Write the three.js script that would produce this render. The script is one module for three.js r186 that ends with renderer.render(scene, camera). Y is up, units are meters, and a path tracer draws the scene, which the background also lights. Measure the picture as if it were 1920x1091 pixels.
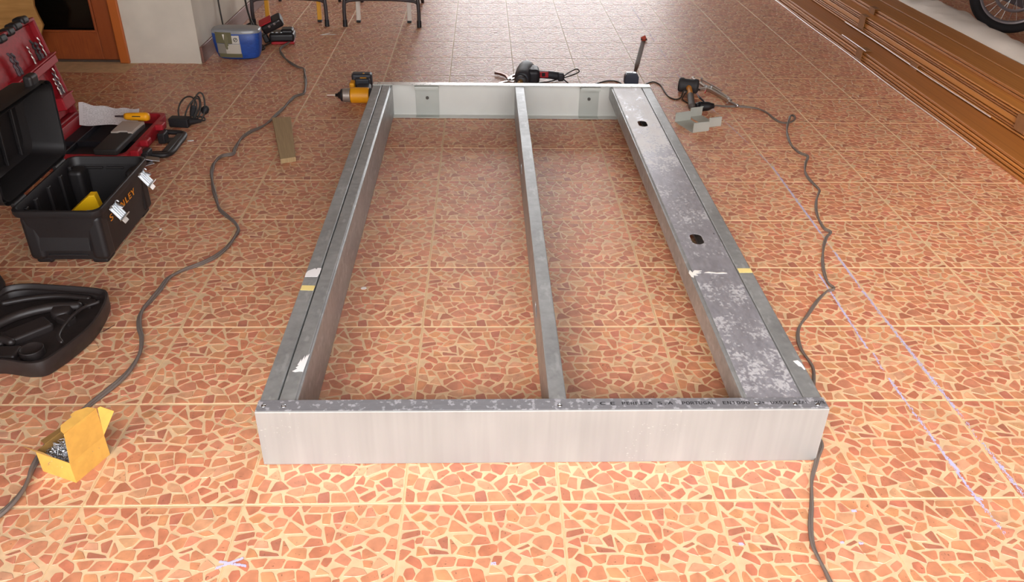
import * as THREE from 'three';
import { RoundedBoxGeometry } from 'three/addons/geometries/RoundedBoxGeometry.js';
import { mergeGeometries, toCreasedNormals } from 'three/addons/utils/BufferGeometryUtils.js';

// ------------------------------------------------------------------ camera, sky, sun, exposure
const scene = new THREE.Scene();
const camera = new THREE.PerspectiveCamera(38.766, 1920 / 1091, 0.05, 200);
camera.rotation.order = 'YXZ';
camera.position.set(0.8255, 1.2882, 1.2478);
camera.rotation.set(-0.5504, -0.0421, 0.0217);
camera.updateMatrixWorld(true);
camera.updateProjectionMatrix();

const renderer = new THREE.WebGLRenderer({ antialias: true });
renderer.toneMapping = THREE.LinearToneMapping;
renderer.toneMappingExposure = 1.42;
renderer.shadowMap.enabled = true;
renderer.shadowMap.type = THREE.PCFSoftShadowMap;

const SKY_STRENGTH = 4.4;
{ // a bright, evenly overcast sky
  const W = 64, H = 32, d = new Float32Array(W * H * 4);
  for (let y = 0; y < H; y++) {
    const el = ((y + 0.5) / H - 0.5) * Math.PI, k = Math.max(0, Math.sin(el));
    for (let x = 0; x < W; x++) {
      const o = (y * W + x) * 4;
      d[o] = 1.0 - 0.16 * k; d[o + 1] = 0.985 - 0.1 * k; d[o + 2] = 0.97 + 0.03 * k; d[o + 3] = 1;
    }
  }
  const t = new THREE.DataTexture(d, W, H, THREE.RGBAFormat, THREE.FloatType);
  t.mapping = THREE.EquirectangularReflectionMapping;
  t.magFilter = t.minFilter = THREE.LinearFilter;
  t.needsUpdate = true;
  scene.background = t;
  scene.backgroundIntensity = SKY_STRENGTH;
}
const sun = new THREE.DirectionalLight(0xfff3e6, 2.7);   // veiled sun, in front and to the left
sun.position.set(-1.5, 3.5, 4.4);
sun.target.position.set(0.6, 0, -0.6);
sun.castShadow = true;
sun.shadow.radius = 40;
sun.shadow.mapSize.set(2048, 2048);
Object.assign(sun.shadow.camera, { left: -6, right: 6, top: 6, bottom: -6, near: 0.1, far: 20 });
scene.add(sun, sun.target);

// ------------------------------------------------------------------ helpers
let seed = 7;
const rnd = () => { seed = (seed * 1664525 + 1013904223) >>> 0; return seed / 4294967296; };
const rr = (a, b) => a + (b - a) * rnd();
const V = (x, y, z) => new THREE.Vector3(x, y, z);
const D = Math.PI / 180;
const used = {};
const numbered = (n) => { const k = used[n] = (used[n] ?? -1) + 1; return k ? n + '_' + String(k).padStart(3, '0') : n; };
const shade = (o) => { o.castShadow = o.receiveShadow = true; return o; };
function part(name, geo, mat, parent, label, kind) {
  const m = shade(new THREE.Mesh(geo, mat)); m.name = numbered(name);
  if (label) m.userData.label = label;
  if (kind) m.userData.kind = kind;
  (parent || scene).add(m);
  return m;
}
function thing(name, label, category, pos = [0, 0, 0], turn = 0, group) {
  const g = new THREE.Group(); g.name = numbered(name); g.position.set(...pos); g.rotation.y = turn;
  g.userData.label = label; g.userData.category = category;
  if (group) g.userData.group = group;
  scene.add(g);
  return g;
}
function single(name, geo, mat, label, category, pos = [0, 0, 0], turn = 0, group) {
  const m = part(name, geo, mat); m.position.set(...pos); m.rotation.y = turn;
  m.userData.label = label; m.userData.category = category;
  if (group) m.userData.group = group;
  return m;
}
const struct = (name, geo, mat, parent) => { const m = part(name, geo, mat, parent); m.userData.kind = 'structure'; return m; };
const clean = (g) => { let q = g.index ? g.toNonIndexed() : g; for (const k of Object.keys(q.attributes)) if (!['position', 'normal', 'uv'].includes(k)) q.deleteAttribute(k); q.morphAttributes = {}; return q; };
const join = (...gs) => mergeGeometries(gs.flat(3).map(clean));
const mv = (g, x = 0, y = 0, z = 0, rx = 0, ry = 0, rz = 0) => { g.applyMatrix4(new THREE.Matrix4().compose(V(x, y, z), new THREE.Quaternion().setFromEuler(new THREE.Euler(rx, ry, rz, 'YXZ')), V(1, 1, 1))); return g; };
// box and rounded box, uv in metres on the plain box
function bx(w, h, d) {
  const g = new THREE.BoxGeometry(w, h, d), uv = g.attributes.uv, s = [[d, h], [d, h], [w, d], [w, d], [w, h], [w, h]];
  for (let i = 0; i < 24; i++) { const f = s[i >> 2]; uv.setXY(i, uv.getX(i) * f[0], uv.getY(i) * f[1]); }
  return g;
}
const rb = (w, h, d, r = 0.004, n = 2) => new RoundedBoxGeometry(w, h, d, n, Math.min(r, w * 0.49, h * 0.49, d * 0.49));
function rod(a, b, r0, r1 = r0, n = 16) {
  const A = V(...a), B = V(...b), g = new THREE.CylinderGeometry(r1, r0, A.distanceTo(B), n, 1);
  const q = new THREE.Quaternion().setFromUnitVectors(V(0, 1, 0), B.clone().sub(A).normalize());
  g.applyMatrix4(new THREE.Matrix4().compose(A.add(B).multiplyScalar(0.5), q, V(1, 1, 1)));
  return g;
}
const curve = (pts, closed = false, tension = 0.5) => new THREE.CatmullRomCurve3(pts.map((p) => V(...p)), closed, 'centripetal', tension);
const tube = (pts, r, n = 0, m = 8, closed = false) => { const g = new THREE.TubeGeometry(curve(pts, closed), n || pts.length * 6, r, m, closed); if (closed) return g; const a = pts[0], b = pts[pts.length - 1]; return join(g, mv(new THREE.SphereGeometry(r, m, 6), ...a), mv(new THREE.SphereGeometry(r, m, 6), ...b)); };
const lathe = (prof, n = 24) => new THREE.LatheGeometry(prof.map((p) => new THREE.Vector2(...p)), n);
// outline in (x, y) -> slab of the given depth along +z
function slab(pts, depth, bevel = 0) {
  const s = new THREE.Shape(pts.map((p) => new THREE.Vector2(...p)));
  return new THREE.ExtrudeGeometry(s, { depth: depth - 2 * bevel, bevelEnabled: bevel > 0, bevelSize: bevel, bevelThickness: bevel, bevelOffset: -bevel, bevelSegments: 2, curveSegments: 6 });
}
// outline in plan (x, z) -> slab standing on y0
function planSlab(pts, y0, h, bevel = 0) { const g = slab(pts.map(([x, z]) => [x, -z]), h, bevel); g.rotateX(-Math.PI / 2); g.translate(0, y0 + bevel, 0); return g; }
// fillet the corners of an open polyline, thicken it: the section of a folded sheet
function sheetSection(pts, t, r = 0.003) {
  const P = pts.map((p) => new THREE.Vector2(...p)), c = [P[0]];
  for (let i = 1; i < P.length - 1; i++) {
    const a = P[i].clone().sub(P[i - 1]), b = P[i + 1].clone().sub(P[i]), k = Math.min(r, a.length() * 0.45, b.length() * 0.45);
    const A = P[i].clone().addScaledVector(a.normalize(), -k), B = P[i].clone().addScaledVector(b.normalize(), k);
    for (let s = 0; s <= 3; s++) { const u = s / 3; c.push(A.clone().multiplyScalar((1 - u) ** 2).addScaledVector(P[i], 2 * u * (1 - u)).addScaledVector(B, u * u)); }
  }
  c.push(P[P.length - 1]);
  const nrm = c.map((p, i) => { const d = (c[i + 1] || p).clone().sub(c[i - 1] || p).normalize(); return new THREE.Vector2(-d.y, d.x); });
  return [...c.map((p) => [p.x, p.y]), ...c.map((p, i) => [p.x + nrm[i].x * t, p.y + nrm[i].y * t]).reverse()];
}
// rings of equal point counts -> skin
function loft(rings, capA = false, capB = false, closed = true) {
  const n = rings[0].length, pos = [], uv = [], idx = [];
  rings.forEach((r, j) => r.forEach((p, i) => { pos.push(...p); uv.push(i / n, j / rings.length); }));
  const m = closed ? n : n - 1;
  for (let j = 0; j + 1 < rings.length; j++) for (let i = 0; i < m; i++) {
    const a = j * n + i, b = j * n + (i + 1) % n, c = a + n, d = b + n;
    idx.push(a, b, d, a, d, c);
  }
  const cap = (j, flip) => { const s = pos.length / 3, r = rings[j], k = r.reduce((q, p) => [q[0] + p[0] / n, q[1] + p[1] / n, q[2] + p[2] / n], [0, 0, 0]); pos.push(...k); uv.push(0.5, 0.5); for (let i = 0; i < n; i++) { const a = j * n + i, b = j * n + (i + 1) % n; idx.push(...(flip ? [s, b, a] : [s, a, b])); } };
  if (capA) cap(0, true);
  if (capB) cap(rings.length - 1, false);
  const g = new THREE.BufferGeometry();
  g.setAttribute('position', new THREE.Float32BufferAttribute(pos, 3));
  g.setAttribute('uv', new THREE.Float32BufferAttribute(uv, 2));
  g.setIndex(idx); g.computeVertexNormals();
  return toCreasedNormals(g, 0.7);
}
const rrect = (w, d, r, y, cx = 0, cz = 0, n = 4) => { const o = []; for (let q = 0; q < 4; q++) for (let i = 0; i <= n; i++) { const a = (q + i / n) * Math.PI / 2, sx = q === 0 || q === 3 ? 1 : -1, sz = q < 2 ? 1 : -1; o.push([cx + sx * (w / 2 - r) + r * Math.cos(a), y, cz + sz * (d / 2 - r) + r * Math.sin(a)]); } return o.reverse(); };

// ------------------------------------------------------------------ textures
const hash = (x, y, s) => { let h = (x * 374761393 + y * 668265263 + s * 974634541) | 0; h = Math.imul(h ^ (h >>> 13), 1274126177); return ((h ^ (h >>> 16)) >>> 0) / 4294967296; };
function vnoise(u, v, nx, ny, s) { // periodic value noise on [0,1)^2
  const x = u * nx, y = v * ny, i = Math.floor(x), j = Math.floor(y), f = x - i, g = y - j, a = f * f * (3 - 2 * f), b = g * g * (3 - 2 * g);
  const q = (p, r) => hash(((p % nx) + nx) % nx, ((r % ny) + ny) % ny, s);
  return (q(i, j) * (1 - a) + q(i + 1, j) * a) * (1 - b) + (q(i, j + 1) * (1 - a) + q(i + 1, j + 1) * a) * b;
}
const fbm = (u, v, nx, ny, s, o = 4) => { let t = 0, k = 0.5, w = 0; for (let i = 0; i < o; i++) { t += k * vnoise(u, v, nx << i, ny << i, s + i); w += k; k *= 0.55; } return t / w; };
function tex(W, H, f, { srgb = true, repeat = [1, 1] } = {}) {
  const d = new Uint8Array(W * H * 4);
  for (let y = 0; y < H; y++) for (let x = 0; x < W; x++) { const c = f((x + 0.5) / W, (y + 0.5) / H), o = (y * W + x) * 4; for (let k = 0; k < 3; k++) d[o + k] = Math.max(0, Math.min(255, (Array.isArray(c) ? c[k] : c) * 255)); d[o + 3] = 255; }
  const t = new THREE.DataTexture(d, W, H);
  t.wrapS = t.wrapT = THREE.RepeatWrapping; t.magFilter = THREE.LinearFilter; t.minFilter = THREE.LinearMipmapLinearFilter;
  if (srgb) t.colorSpace = THREE.SRGBColorSpace;
  t.repeat.set(...repeat); t.needsUpdate = true;
  return t;
}
const mix = (a, b, k) => (Array.isArray(a) ? a.map((x, i) => x + (b[i] - x) * k) : a + (b - a) * k);
const sst = (a, b, x) => { const k = Math.max(0, Math.min(1, (x - a) / (b - a))); return k * k * (3 - 2 * k); };
const std = (color, roughness = 0.6, more = {}) => new THREE.MeshStandardMaterial({ color, roughness, ...more });
const phy = (color, roughness = 0.6, more = {}) => new THREE.MeshPhysicalMaterial({ color, roughness, ...more });
const STONES = `
r 23,981 106,980 98,952 57,917 30,967
r 138,980 228,979 220,933 170,933 122,955
r 252,978 345,977 308,900 274,922
d 372,981 418,980 390,938
o 431,976 532,975 525,932 419,934
s 554,975 678,977 657,952 556,935
s 697,980 770,983 741,905 705,951
s 784,957 804,964 833,900 779,894
o 811,982 902,981 898,931 862,910 840,932
o 948,984 994,983 988,905 972,870 941,885 922,927
s 15,911 42,862 10,859
o 111,924 151,906 125,854 98,851 62,886
s 177,898 228,908 199,867
s 238,887 294,873 283,825 239,812 218,849
r 351,942 410,820 327,879
r 399,909 494,908 494,877 436,836 417,850
o 512,915 555,918 557,838 521,842
r 576,914 643,934 630,851 590,848
o 664,931 693,930 727,874 709,836 664,850 656,902
p 749,880 843,872 813,811 768,794 733,825
s 881,900 916,892 917,850 866,810 856,837
s 17,842 72,845 108,793 12,781
o 156,850 215,802 184,779 131,837
o 233,798 278,791 262,748 197,719 186,729
s 318,855 415,769 298,764
s 425,799 470,826 516,788 520,738 468,748
r 539,811 582,804 599,780 591,694 574,688
s 596,834 631,827 617,796
s 658,820 690,819 750,784 694,765 649,796
o 784,771 835,790 876,763 831,750
o 911,803 971,832 992,822 979,741 961,731 926,755 901,772
s 620,766 675,745 616,707
d 22,751 116,773 118,743 13,712
s 136,770 177,762 164,736 139,746
r 108,714 141,717 132,678 109,675 100,688
r 15,670 84,704 90,637
p 155,703 206,703 223,654 147,658
d 285,724 288,634 264,640 236,699
s 304,714 349,639 320,592
p 322,734 440,735 421,680 389,668
r 463,719 529,714 545,672 436,660
s 688,732 722,735 715,663 692,650 651,700
s 740,748 811,730 764,678 731,669
s 866,723 907,719 919,676 888,619 868,619 808,671 819,697
s 952,715 985,701 988,633 930,637
s 18,628 72,615 27,556 14,553
o 118,646 147,636 175,591 116,583
d 187,629 289,605 295,596 193,597
o 375,642 451,644 459,568 352,592
r 498,647 566,659 587,649 583,610 542,579 491,577 479,606
s 616,681 670,631 611,600 594,658
d 707,624 774,656 780,649 732,624
s 770,614 789,560 730,589
s 806,636 875,587 799,563 793,626
r 933,618 982,611 981,557 919,599
r 76,580 128,551 143,511 138,487 51,546
s 235,571 223,519 192,507 151,560
s 264,565 343,564 327,502 236,501
r 362,554 445,543 433,501 354,505
s 474,549 545,554 528,487 463,531
r 573,570 612,569 611,547 591,511 563,532
s 674,603 728,558 709,515 637,553
s 806,547 855,544 850,500 816,507
p 891,568 945,524 881,488 855,500
o -4,404 24,435 38,429 61,358 8,363
r 59,484 93,489 109,449 95,413 71,411 50,450
s 158,486 202,488 218,402 146,390 115,408 127,444
o 229,469 288,474 325,406 249,409
s 324,463 407,483 420,428 349,408
p 4,303 8,328 67,337 83,267 48,278
o 82,383 104,390 139,331 95,329
s 155,367 216,376 239,315 182,291
s 233,384 291,378 255,330
r 283,330 331,375 367,329 371,306 307,280
s 356,395 424,415 444,363 373,344
o 2,254 19,263 75,243 45,161 9,157
p 108,248 148,306 185,215 108,238
r 206,271 263,298 279,280 213,212
s 263,236 311,257 331,250 356,172 283,149 231,193
r 335,269 370,279 451,209 431,176 377,196
s 390,324 461,350 467,323 399,286
r 430,263 452,283 497,263 488,223 465,219
s 81,219 122,208 117,184 110,113 62,133 65,161
d 162,194 189,203 249,140 143,115
p 249,102 263,121 342,148 354,82 322,69
s 369,167 448,145 448,105 362,87
r 7,129 62,95 60,1 22,2 3,36 -1,96
s 85,90 151,94 142,48 132,5 96,12
p 172,66 209,94 234,15 169,20 164,43
s 246,74 288,60 351,13 260,12
o 345,50 430,68 446,8 368,11
d 457,86 512,104 527,16 462,14
r 430,483 497,471 514,383 457,373
p 549,471 555,497 617,457 547,452
s 523,424 624,433 637,376 541,378 531,398
r 648,410 678,417 679,351 652,361
s 627,486 670,501 696,496 671,433 655,438
s 712,412 760,432 791,395 787,370 709,345 706,381
p 709,448 746,500 811,484 829,457 772,442
s 805,426 885,478 903,420 825,390
s 918,462 971,498 985,482 982,466 927,425
s 497,348 545,352 556,327 550,287 491,287
r 564,347 666,336 624,251 571,286
p 677,320 736,322 709,255 658,251
p 736,325 811,359 831,308 742,250
s 827,359 887,384 911,358 864,318 840,308
s 934,394 982,435 993,322 981,317 940,337
s 883,283 916,338 982,297 978,237 943,223 886,243
r 512,218 547,262 593,237 549,189
s 579,169 665,241 661,168 615,107
r 683,178 716,245 728,226 725,172
s 740,158 760,211 793,191 788,145
o 766,225 857,278 868,248 812,210 791,210
r 833,195 887,229 904,214 913,151 876,147
p 928,175 977,213 990,145 970,141
p 479,151 473,190 485,194 545,170 512,123
p 516,118 551,160 578,117
r 677,139 700,153 759,124 712,87
s 814,162 827,166 870,118 835,109
s 890,108 928,132 970,126 969,103 927,68
o 539,89 605,93 645,19 549,15
s 629,93 670,116 712,27 710,13 666,14
r 721,55 804,110 816,67 763,13
s 838,48 868,85 900,66 823,14
d 893,16 968,51 984,44 972,10
`.trim().split('\n');

// ------------------------------------------------------------------ materials
const grain = tex(512, 512, (u, v) => { const n = fbm(u, v, 24, 24, 3, 4), m = fbm(u, v, 5, 5, 11, 3), s = vnoise(u, v, 150, 150, 5) > 0.93 && vnoise(u, v, 12, 12, 8) > 0.55 ? 0.72 : 1; return Math.min(1, (0.80 + 0.24 * n + 0.12 * (m - 0.5)) * s); }, { repeat: [1 / 0.5, 1 / 0.5] });
const groutTex = tex(512, 512, (u, v) => { const k = 0.93 + 0.14 * (fbm(u, v, 30, 30, 21, 4) - 0.5) + 0.1 * (fbm(u, v, 4, 4, 2, 3) - 0.5); return [k, k * 0.99, k * 0.97]; }, { repeat: [1 / 0.66, 1 / 0.66] });
const glaze = { roughness: 0.5, clearcoat: 0.4, clearcoatRoughness: 0.42 };
const M = {
  stone: phy(0xffffff, 0.5, { ...glaze, vertexColors: true, map: grain }),
  tile: phy(0xe7c6a0, 0.5, { ...glaze, map: groutTex }),
  joint: std(0xe7c69c, 0.85, { map: groutTex }),
};
const TONE = { r: 0xcd8163, s: 0xd8906e, o: 0xda976e, p: 0xdea680, d: 0xbc785d };

// ------------------------------------------------------------------ floor: joint bed, tiles, the stones moulded on each tile
const TS = 0.33;
const floor = struct('floor', mv(bx(8.2, 0.12, 10.2), 1.0, -0.0615, -2.6), M.joint);
struct('ground', mv(bx(60, 0.1, 60), 1, -0.19, 0), std(0x9c948a, 0.9));
const PR = new THREE.Vector3();
const seen = (x, z, m = 1.12) => { PR.set(x, 0, z); const c = PR.clone().applyMatrix4(camera.matrixWorldInverse); if (c.z > -0.2) return null; PR.applyMatrix4(camera.projectionMatrix.clone().multiply(camera.matrixWorldInverse)); return Math.abs(PR.x) < m && Math.abs(PR.y) < m ? c.length() : null; };
const tileGeo = (() => { // slab with a narrow chamfer
  const w = TS / 2 - 0.0010, c = 0.0008, q = (r, y) => [[-r, y, r], [r, y, r], [r, y, -r], [-r, y, -r]];
  const g = loft([q(w, -0.006), q(w, -0.0018), q(w - c, -0.0008)], false, true);
  const uv = g.attributes.uv, p = g.attributes.position;
  for (let i = 0; i < p.count; i++) uv.setXY(i, p.getX(i), p.getZ(i));
  return g;
})();
const stones = STONES.map((ln) => {
  const [t, ...q] = ln.split(' ');
  let P = q.map((s) => s.split(',').map((k) => +k / 1000));
  const area = P.reduce((a, p, i) => { const n = P[(i + 1) % P.length]; return a + p[0] * n[1] - n[0] * p[1]; }, 0);
  if (area < 0) P.reverse();
  const grow = 0.0072;
  P = P.map((p, i) => { // push every corner outwards along both its sides
    const a = P[(i + P.length - 1) % P.length], b = P[(i + 1) % P.length];
    const n1 = new THREE.Vector2(p[1] - a[1], -(p[0] - a[0])).normalize(), n2 = new THREE.Vector2(b[1] - p[1], -(b[0] - p[0])).normalize();
    const m = n1.clone().add(n2), k = grow / Math.max(0.5, m.lengthSq() / 2);
    return [p[0] + m.x * k, p[1] + m.y * k].map((v) => Math.max(0.009, Math.min(0.991, v)));
  });
  const round = []; // one corner-cutting pass
  P.forEach((p, i) => { const b = P[(i + 1) % P.length]; round.push(mix(p, b, 0.11), mix(p, b, 0.89)); });
  const c = P.reduce((s, p) => [s[0] + p[0] / P.length, s[1] + p[1] / P.length], [0, 0]);
  const col = new THREE.Color(TONE[t]); const j = rr(0.94, 1.06); col.r *= j; col.g *= j * rr(0.95, 1.05); col.b *= j * rr(0.94, 1.06);
  return { P, round, c, col };
});
function stoneData(s, ring, out, ox = 0, oz = 0) { // raised stone: flat top, sloping rim
  const inset = 0.0011, n = ring.length, W = ring.map((p) => [(p[0] - 0.5) * TS, -(p[1] - 0.5) * TS]), C = [(s.c[0] - 0.5) * TS, -(s.c[1] - 0.5) * TS];
  const T = W.map((p) => { const d = Math.hypot(p[0] - C[0], p[1] - C[1]), k = Math.max(0.5, 1 - inset / d); return [C[0] + (p[0] - C[0]) * k, C[1] + (p[1] - C[1]) * k]; });
  const put = (x, y, z, nx, ny, nz) => { out.p.push(x + ox, y, z + oz); out.n.push(nx, ny, nz); out.u.push(x + ox, z + oz); out.c.push(s.col.r, s.col.g, s.col.b); };
  for (let i = 0; i < n; i++) {
    const a = W[i], b = W[(i + 1) % n], A = T[i], B = T[(i + 1) % n];
    put(C[0], 0, C[1], 0, 1, 0); put(A[0], 0, A[1], 0, 1, 0); put(B[0], 0, B[1], 0, 1, 0);
    let nx = -(b[1] - a[1]), nz = b[0] - a[0]; const l = Math.hypot(nx, nz) || 1; nx *= 0.75 / l; nz *= 0.75 / l;
    const sg = (nx * (a[0] - C[0]) + nz * (a[1] - C[1])) < 0 ? -1 : 1;
    for (const [q, y] of [[A, 0], [a, -0.0012], [b, -0.0012], [A, 0], [b, -0.0012], [B, 0]]) put(q[0], y, q[1], nx * sg, 0.66, nz * sg);
  }
}
function stoneGeo(o) { const g = new THREE.BufferGeometry(); for (const [k, n, w] of [['position', 'p', 3], ['normal', 'n', 3], ['uv', 'u', 2], ['color', 'c', 3]]) g.setAttribute(k, new THREE.Float32BufferAttribute(o[n], w)); return g; }
const shared = stones.map((s) => { const o = { p: [], n: [], u: [], c: [] }; stoneData(s, s.round, o); return stoneGeo(o); });
const tiles = [];
for (let j = -2; j <= 17; j++) for (let i = -8; i <= 15; i++) {
  let near = null;
  for (const [a, b] of [[0, 0], [1, 0], [0, 1], [1, 1], [0.5, 0.5]]) { const d = seen((i + a) * TS, -(j + b) * TS, 1.1); if (d !== null) near = Math.min(near ?? 99, d); }
  if (near === null) continue;
  if ((i + 1) * TS > 5.05 || ((i + 0.5) * TS < -1.1 && (j + 0.5) * TS > 3.1) || ((i + 0.9) * TS < -0.65 && (j + 0.2) * TS > 3.14)) continue;
  const t = part('tile', tileGeo, M.tile, floor); t.position.set((i + 0.5) * TS, 0, -(j + 0.5) * TS); t.rotation.y = 0;
  tiles.push({ i, j, t, near });
}
const near300 = [];
for (const q of tiles) stones.forEach((s, k) => { const d = seen((q.i + s.c[0]) * TS, -(q.j + s.c[1]) * TS, 1.0); if (d !== null) near300.push({ q, k, d }); });
near300.sort((a, b) => a.d - b.d);
const alone = new Set();
for (const { q, k } of near300.slice(0, 300)) { part('stone', shared[k], M.stone, q.t); alone.add(q.i + ',' + q.j + ',' + k); }
{
  const o = { p: [], n: [], u: [], c: [] };
  for (const q of tiles) stones.forEach((s, k) => { if (!alone.has(q.i + ',' + q.j + ',' + k)) stoneData(s, q.near < 3 ? s.round : s.P, o, (q.i + 0.5) * TS, -(q.j + 0.5) * TS); });
  part('stone', stoneGeo(o), M.stone, floor, 'flat stones moulded on the tiles further off', 'stuff');
}
console.log('tiles', tiles.length);

// ------------------------------------------------------------------ the room
const plaster = tex(256, 256, (u, v) => { const k = 0.93 + 0.1 * (fbm(u, v, 10, 10, 31, 4) - 0.5); return [k, k * 0.99, k * 0.97]; }, { repeat: [0.8, 0.8] });
const woodTex = (a, b, s, rx = 1, ry = 1) => tex(256, 512, (u, v) => mix(a, b, Math.min(1, 0.25 * fbm(u, v, 6, 3, s, 3) + 0.75 * fbm(u, v, 40, 3, s + 9, 4))), { repeat: [rx, ry] });
Object.assign(M, {
  wall: std(0xe4ddd2, 0.9, { map: plaster }),
  sideWall: std(0x6a5648, 0.9, { map: plaster }),
  ceiling: std(0x9c8c7c, 0.95, { map: plaster }),
  doorWood: phy(0xffffff, 0.42, { map: woodTex([0.50, 0.22, 0.09], [0.66, 0.34, 0.15], 40, 3, 1), clearcoat: 0.3, clearcoatRoughness: 0.3 }),
  jambWood: phy(0xffffff, 0.42, { map: woodTex([0.68, 0.34, 0.12], [0.80, 0.45, 0.19], 46, 3, 1), clearcoat: 0.3, clearcoatRoughness: 0.3 }),
  skirting: phy(0x8a5f52, 0.45, { map: grain, clearcoat: 0.3, clearcoatRoughness: 0.3 }),
  darkGlass: phy(0x0b0908, 0.12),
});
struct('ceiling', mv(bx(8.2, 0.2, 9.3), 1.0, 2.8, -3.05), M.ceiling);
struct('wall_right', mv(bx(0.2, 2.9, 9.6), 4.74, 1.3, -2.9), std(0x4c4042, 0.9));
struct('wall_left', mv(bx(0.37, 2.9, 4.5), -0.836, 1.3, -5.39), M.wall);            // the white pier beside the door
struct('wall_back', join(mv(bx(0.2, 2.9, 0.2), -2.05, 1.3, -3.25), mv(bx(1.98, 0.7, 0.2), -2.0, 2.4, -3.25)), M.wall);
struct('wall_side_shading', mv(bx(0.2, 2.9, 5.05), -2.2, 1.3, -0.825), M.sideWall);  // unseen wall, added and run forward to shade the far left floor
struct('wall_front_added', join(mv(bx(2.3, 2.9, 0.2), 4.05, 1.3, 1.7), mv(bx(1.25, 2.9, 0.2), -1.475, 1.3, 1.7), mv(bx(1.2, 0.8, 0.2), -0.25, 2.35, 1.7)), M.wall);  // unseen wall pieces and part lintel, added to cut light on the floor
struct('wall_rear_shading', join(mv(bx(1.1, 2.9, 0.2), -0.2, 1.3, -7.55), mv(bx(5.0, 0.3, 0.2), 2.7, 2.6, -7.55), mv(bx(2.4, 2.45, 0.2), 3.95, 1.225, -7.55)), M.wall);  // unseen; right piece widened to narrow the opening and darken the right side
struct('baseboard_left', mv(rb(0.012, 0.085, 4.2, 0.003), -0.645, 0.042, -5.245), M.skirting);
{
  const door = new THREE.Group(); door.name = 'door_1'; door.userData.kind = 'structure'; scene.add(door);
  const W = (n, w, h, x, y, z = -3.185) => part(n, mv(rb(w, h, 0.04, 0.004), x, y, z), M.doorWood, door);
  W('stile', 0.095, 2.05, -1.115, 1.03); W('stile', 0.095, 2.05, -1.85, 1.03); W('rail', 0.64, 0.145, -1.4825, 0.078); W('rail', 0.64, 0.12, -1.4825, 1.99);
  part('glass', mv(bx(0.64, 1.79, 0.008), -1.4825, 1.04, -3.19), M.darkGlass, door);
  part('moulding', join(mv(rb(0.012, 1.79, 0.012, 0.003), -1.168, 1.04, -3.163), mv(rb(0.63, 0.012, 0.012, 0.003), -1.4825, 0.156, -3.163)), M.doorWood, door);
  const trim = struct('trim_1', mv(rb(0.05, 2.12, 0.09, 0.006), -1.043, 1.06, -3.17), M.jambWood);
  part('jamb', mv(rb(0.05, 2.12, 0.09, 0.006), -1.925, 1.06, -3.17), M.jambWood, trim);
  struct('threshold', mv(rb(0.86, 0.012, 0.09, 0.003), -1.48, 0.004, -3.2), std(0x4a3a30, 0.7));
}

// ------------------------------------------------------------------ the steel frame on the floor
const galvTex = tex(512, 512, (u, v) => { const a = fbm(u, v, 6, 3, 60, 4), b = fbm(u, v, 44, 44, 61, 3), f = sst(0.62, 0.8, fbm(u, v, 40, 16, 63, 3)); const k = 0.66 + 0.14 * (a - 0.5) + 0.1 * (b - 0.5) + 0.07 * f; return [k * 0.985, k, k * 1.005]; }, { repeat: [1.6, 1.6] });
const galvRough = tex(512, 512, (u, v) => 0.27 + 0.22 * fbm(u, v, 8, 4, 60, 4) + 0.1 * fbm(u, v, 50, 50, 66, 2), { srgb: false, repeat: [1.6, 1.6] });
const brushTex = tex(512, 512, (u, v) => { const k = 0.59 + 0.05 * (fbm(u, v, 3, 60, 70, 3) - 0.5) + 0.08 * (fbm(u, v, 4, 4, 71, 3) - 0.5) + 0.14 * sst(0.9, 0.96, vnoise(u, v, 250, 250, 72)) * sst(0.62, 0.8, vnoise(u, v, 9, 9, 73)); return [k, k * 0.995, k * 0.985]; }, { repeat: [1.2, 1.2] });
// white rust in patches, thickened at the far end to paint in reflected sky: where the map is pale the zinc is no longer metal
const rustAndSkyAt = (u, v) => { const z = v * 2.4, f = fbm(u, v, 110, 330, 81, 3), big = fbm(u, v, 16, 60, 80, 3), w = 0.04 * (fbm(u, v, 10, 30, 89, 2) - 0.5);
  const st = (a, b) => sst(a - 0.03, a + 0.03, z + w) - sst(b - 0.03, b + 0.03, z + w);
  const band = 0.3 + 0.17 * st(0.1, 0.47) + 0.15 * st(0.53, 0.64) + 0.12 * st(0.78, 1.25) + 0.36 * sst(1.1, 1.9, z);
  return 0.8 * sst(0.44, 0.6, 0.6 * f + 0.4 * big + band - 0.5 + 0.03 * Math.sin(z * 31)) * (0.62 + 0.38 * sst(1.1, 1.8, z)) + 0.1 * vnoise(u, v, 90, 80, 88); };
const rustAndSkyTex = tex(512, 2048, (u, v) => { const k = rustAndSkyAt(u, v), b = 0.8 + 0.1 * (fbm(u, v, 60, 100, 83, 2) - 0.5); return mix([b * 0.9, b * 0.9, b * 0.95], [0.97, 0.97, 0.97], k); }, { repeat: [1 / 0.6, 1 / 2.4] });
const rustAndSkyRough = tex(256, 1024, (u, v) => 0.26 + 0.24 * rustAndSkyAt(u, v) + 0.1 * fbm(u, v, 30, 50, 85, 2), { srgb: false, repeat: [1 / 0.6, 1 / 2.4] });
const rustAndSkyMetal = tex(256, 1024, (u, v) => 0.62 - 0.36 * rustAndSkyAt(u, v), { srgb: false, repeat: [1 / 0.6, 1 / 2.4] });
const steelMat = (map, rough, more = {}) => std(0xffffff, 1, { map, roughnessMap: rough, metalness: 1, ...more });
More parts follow.
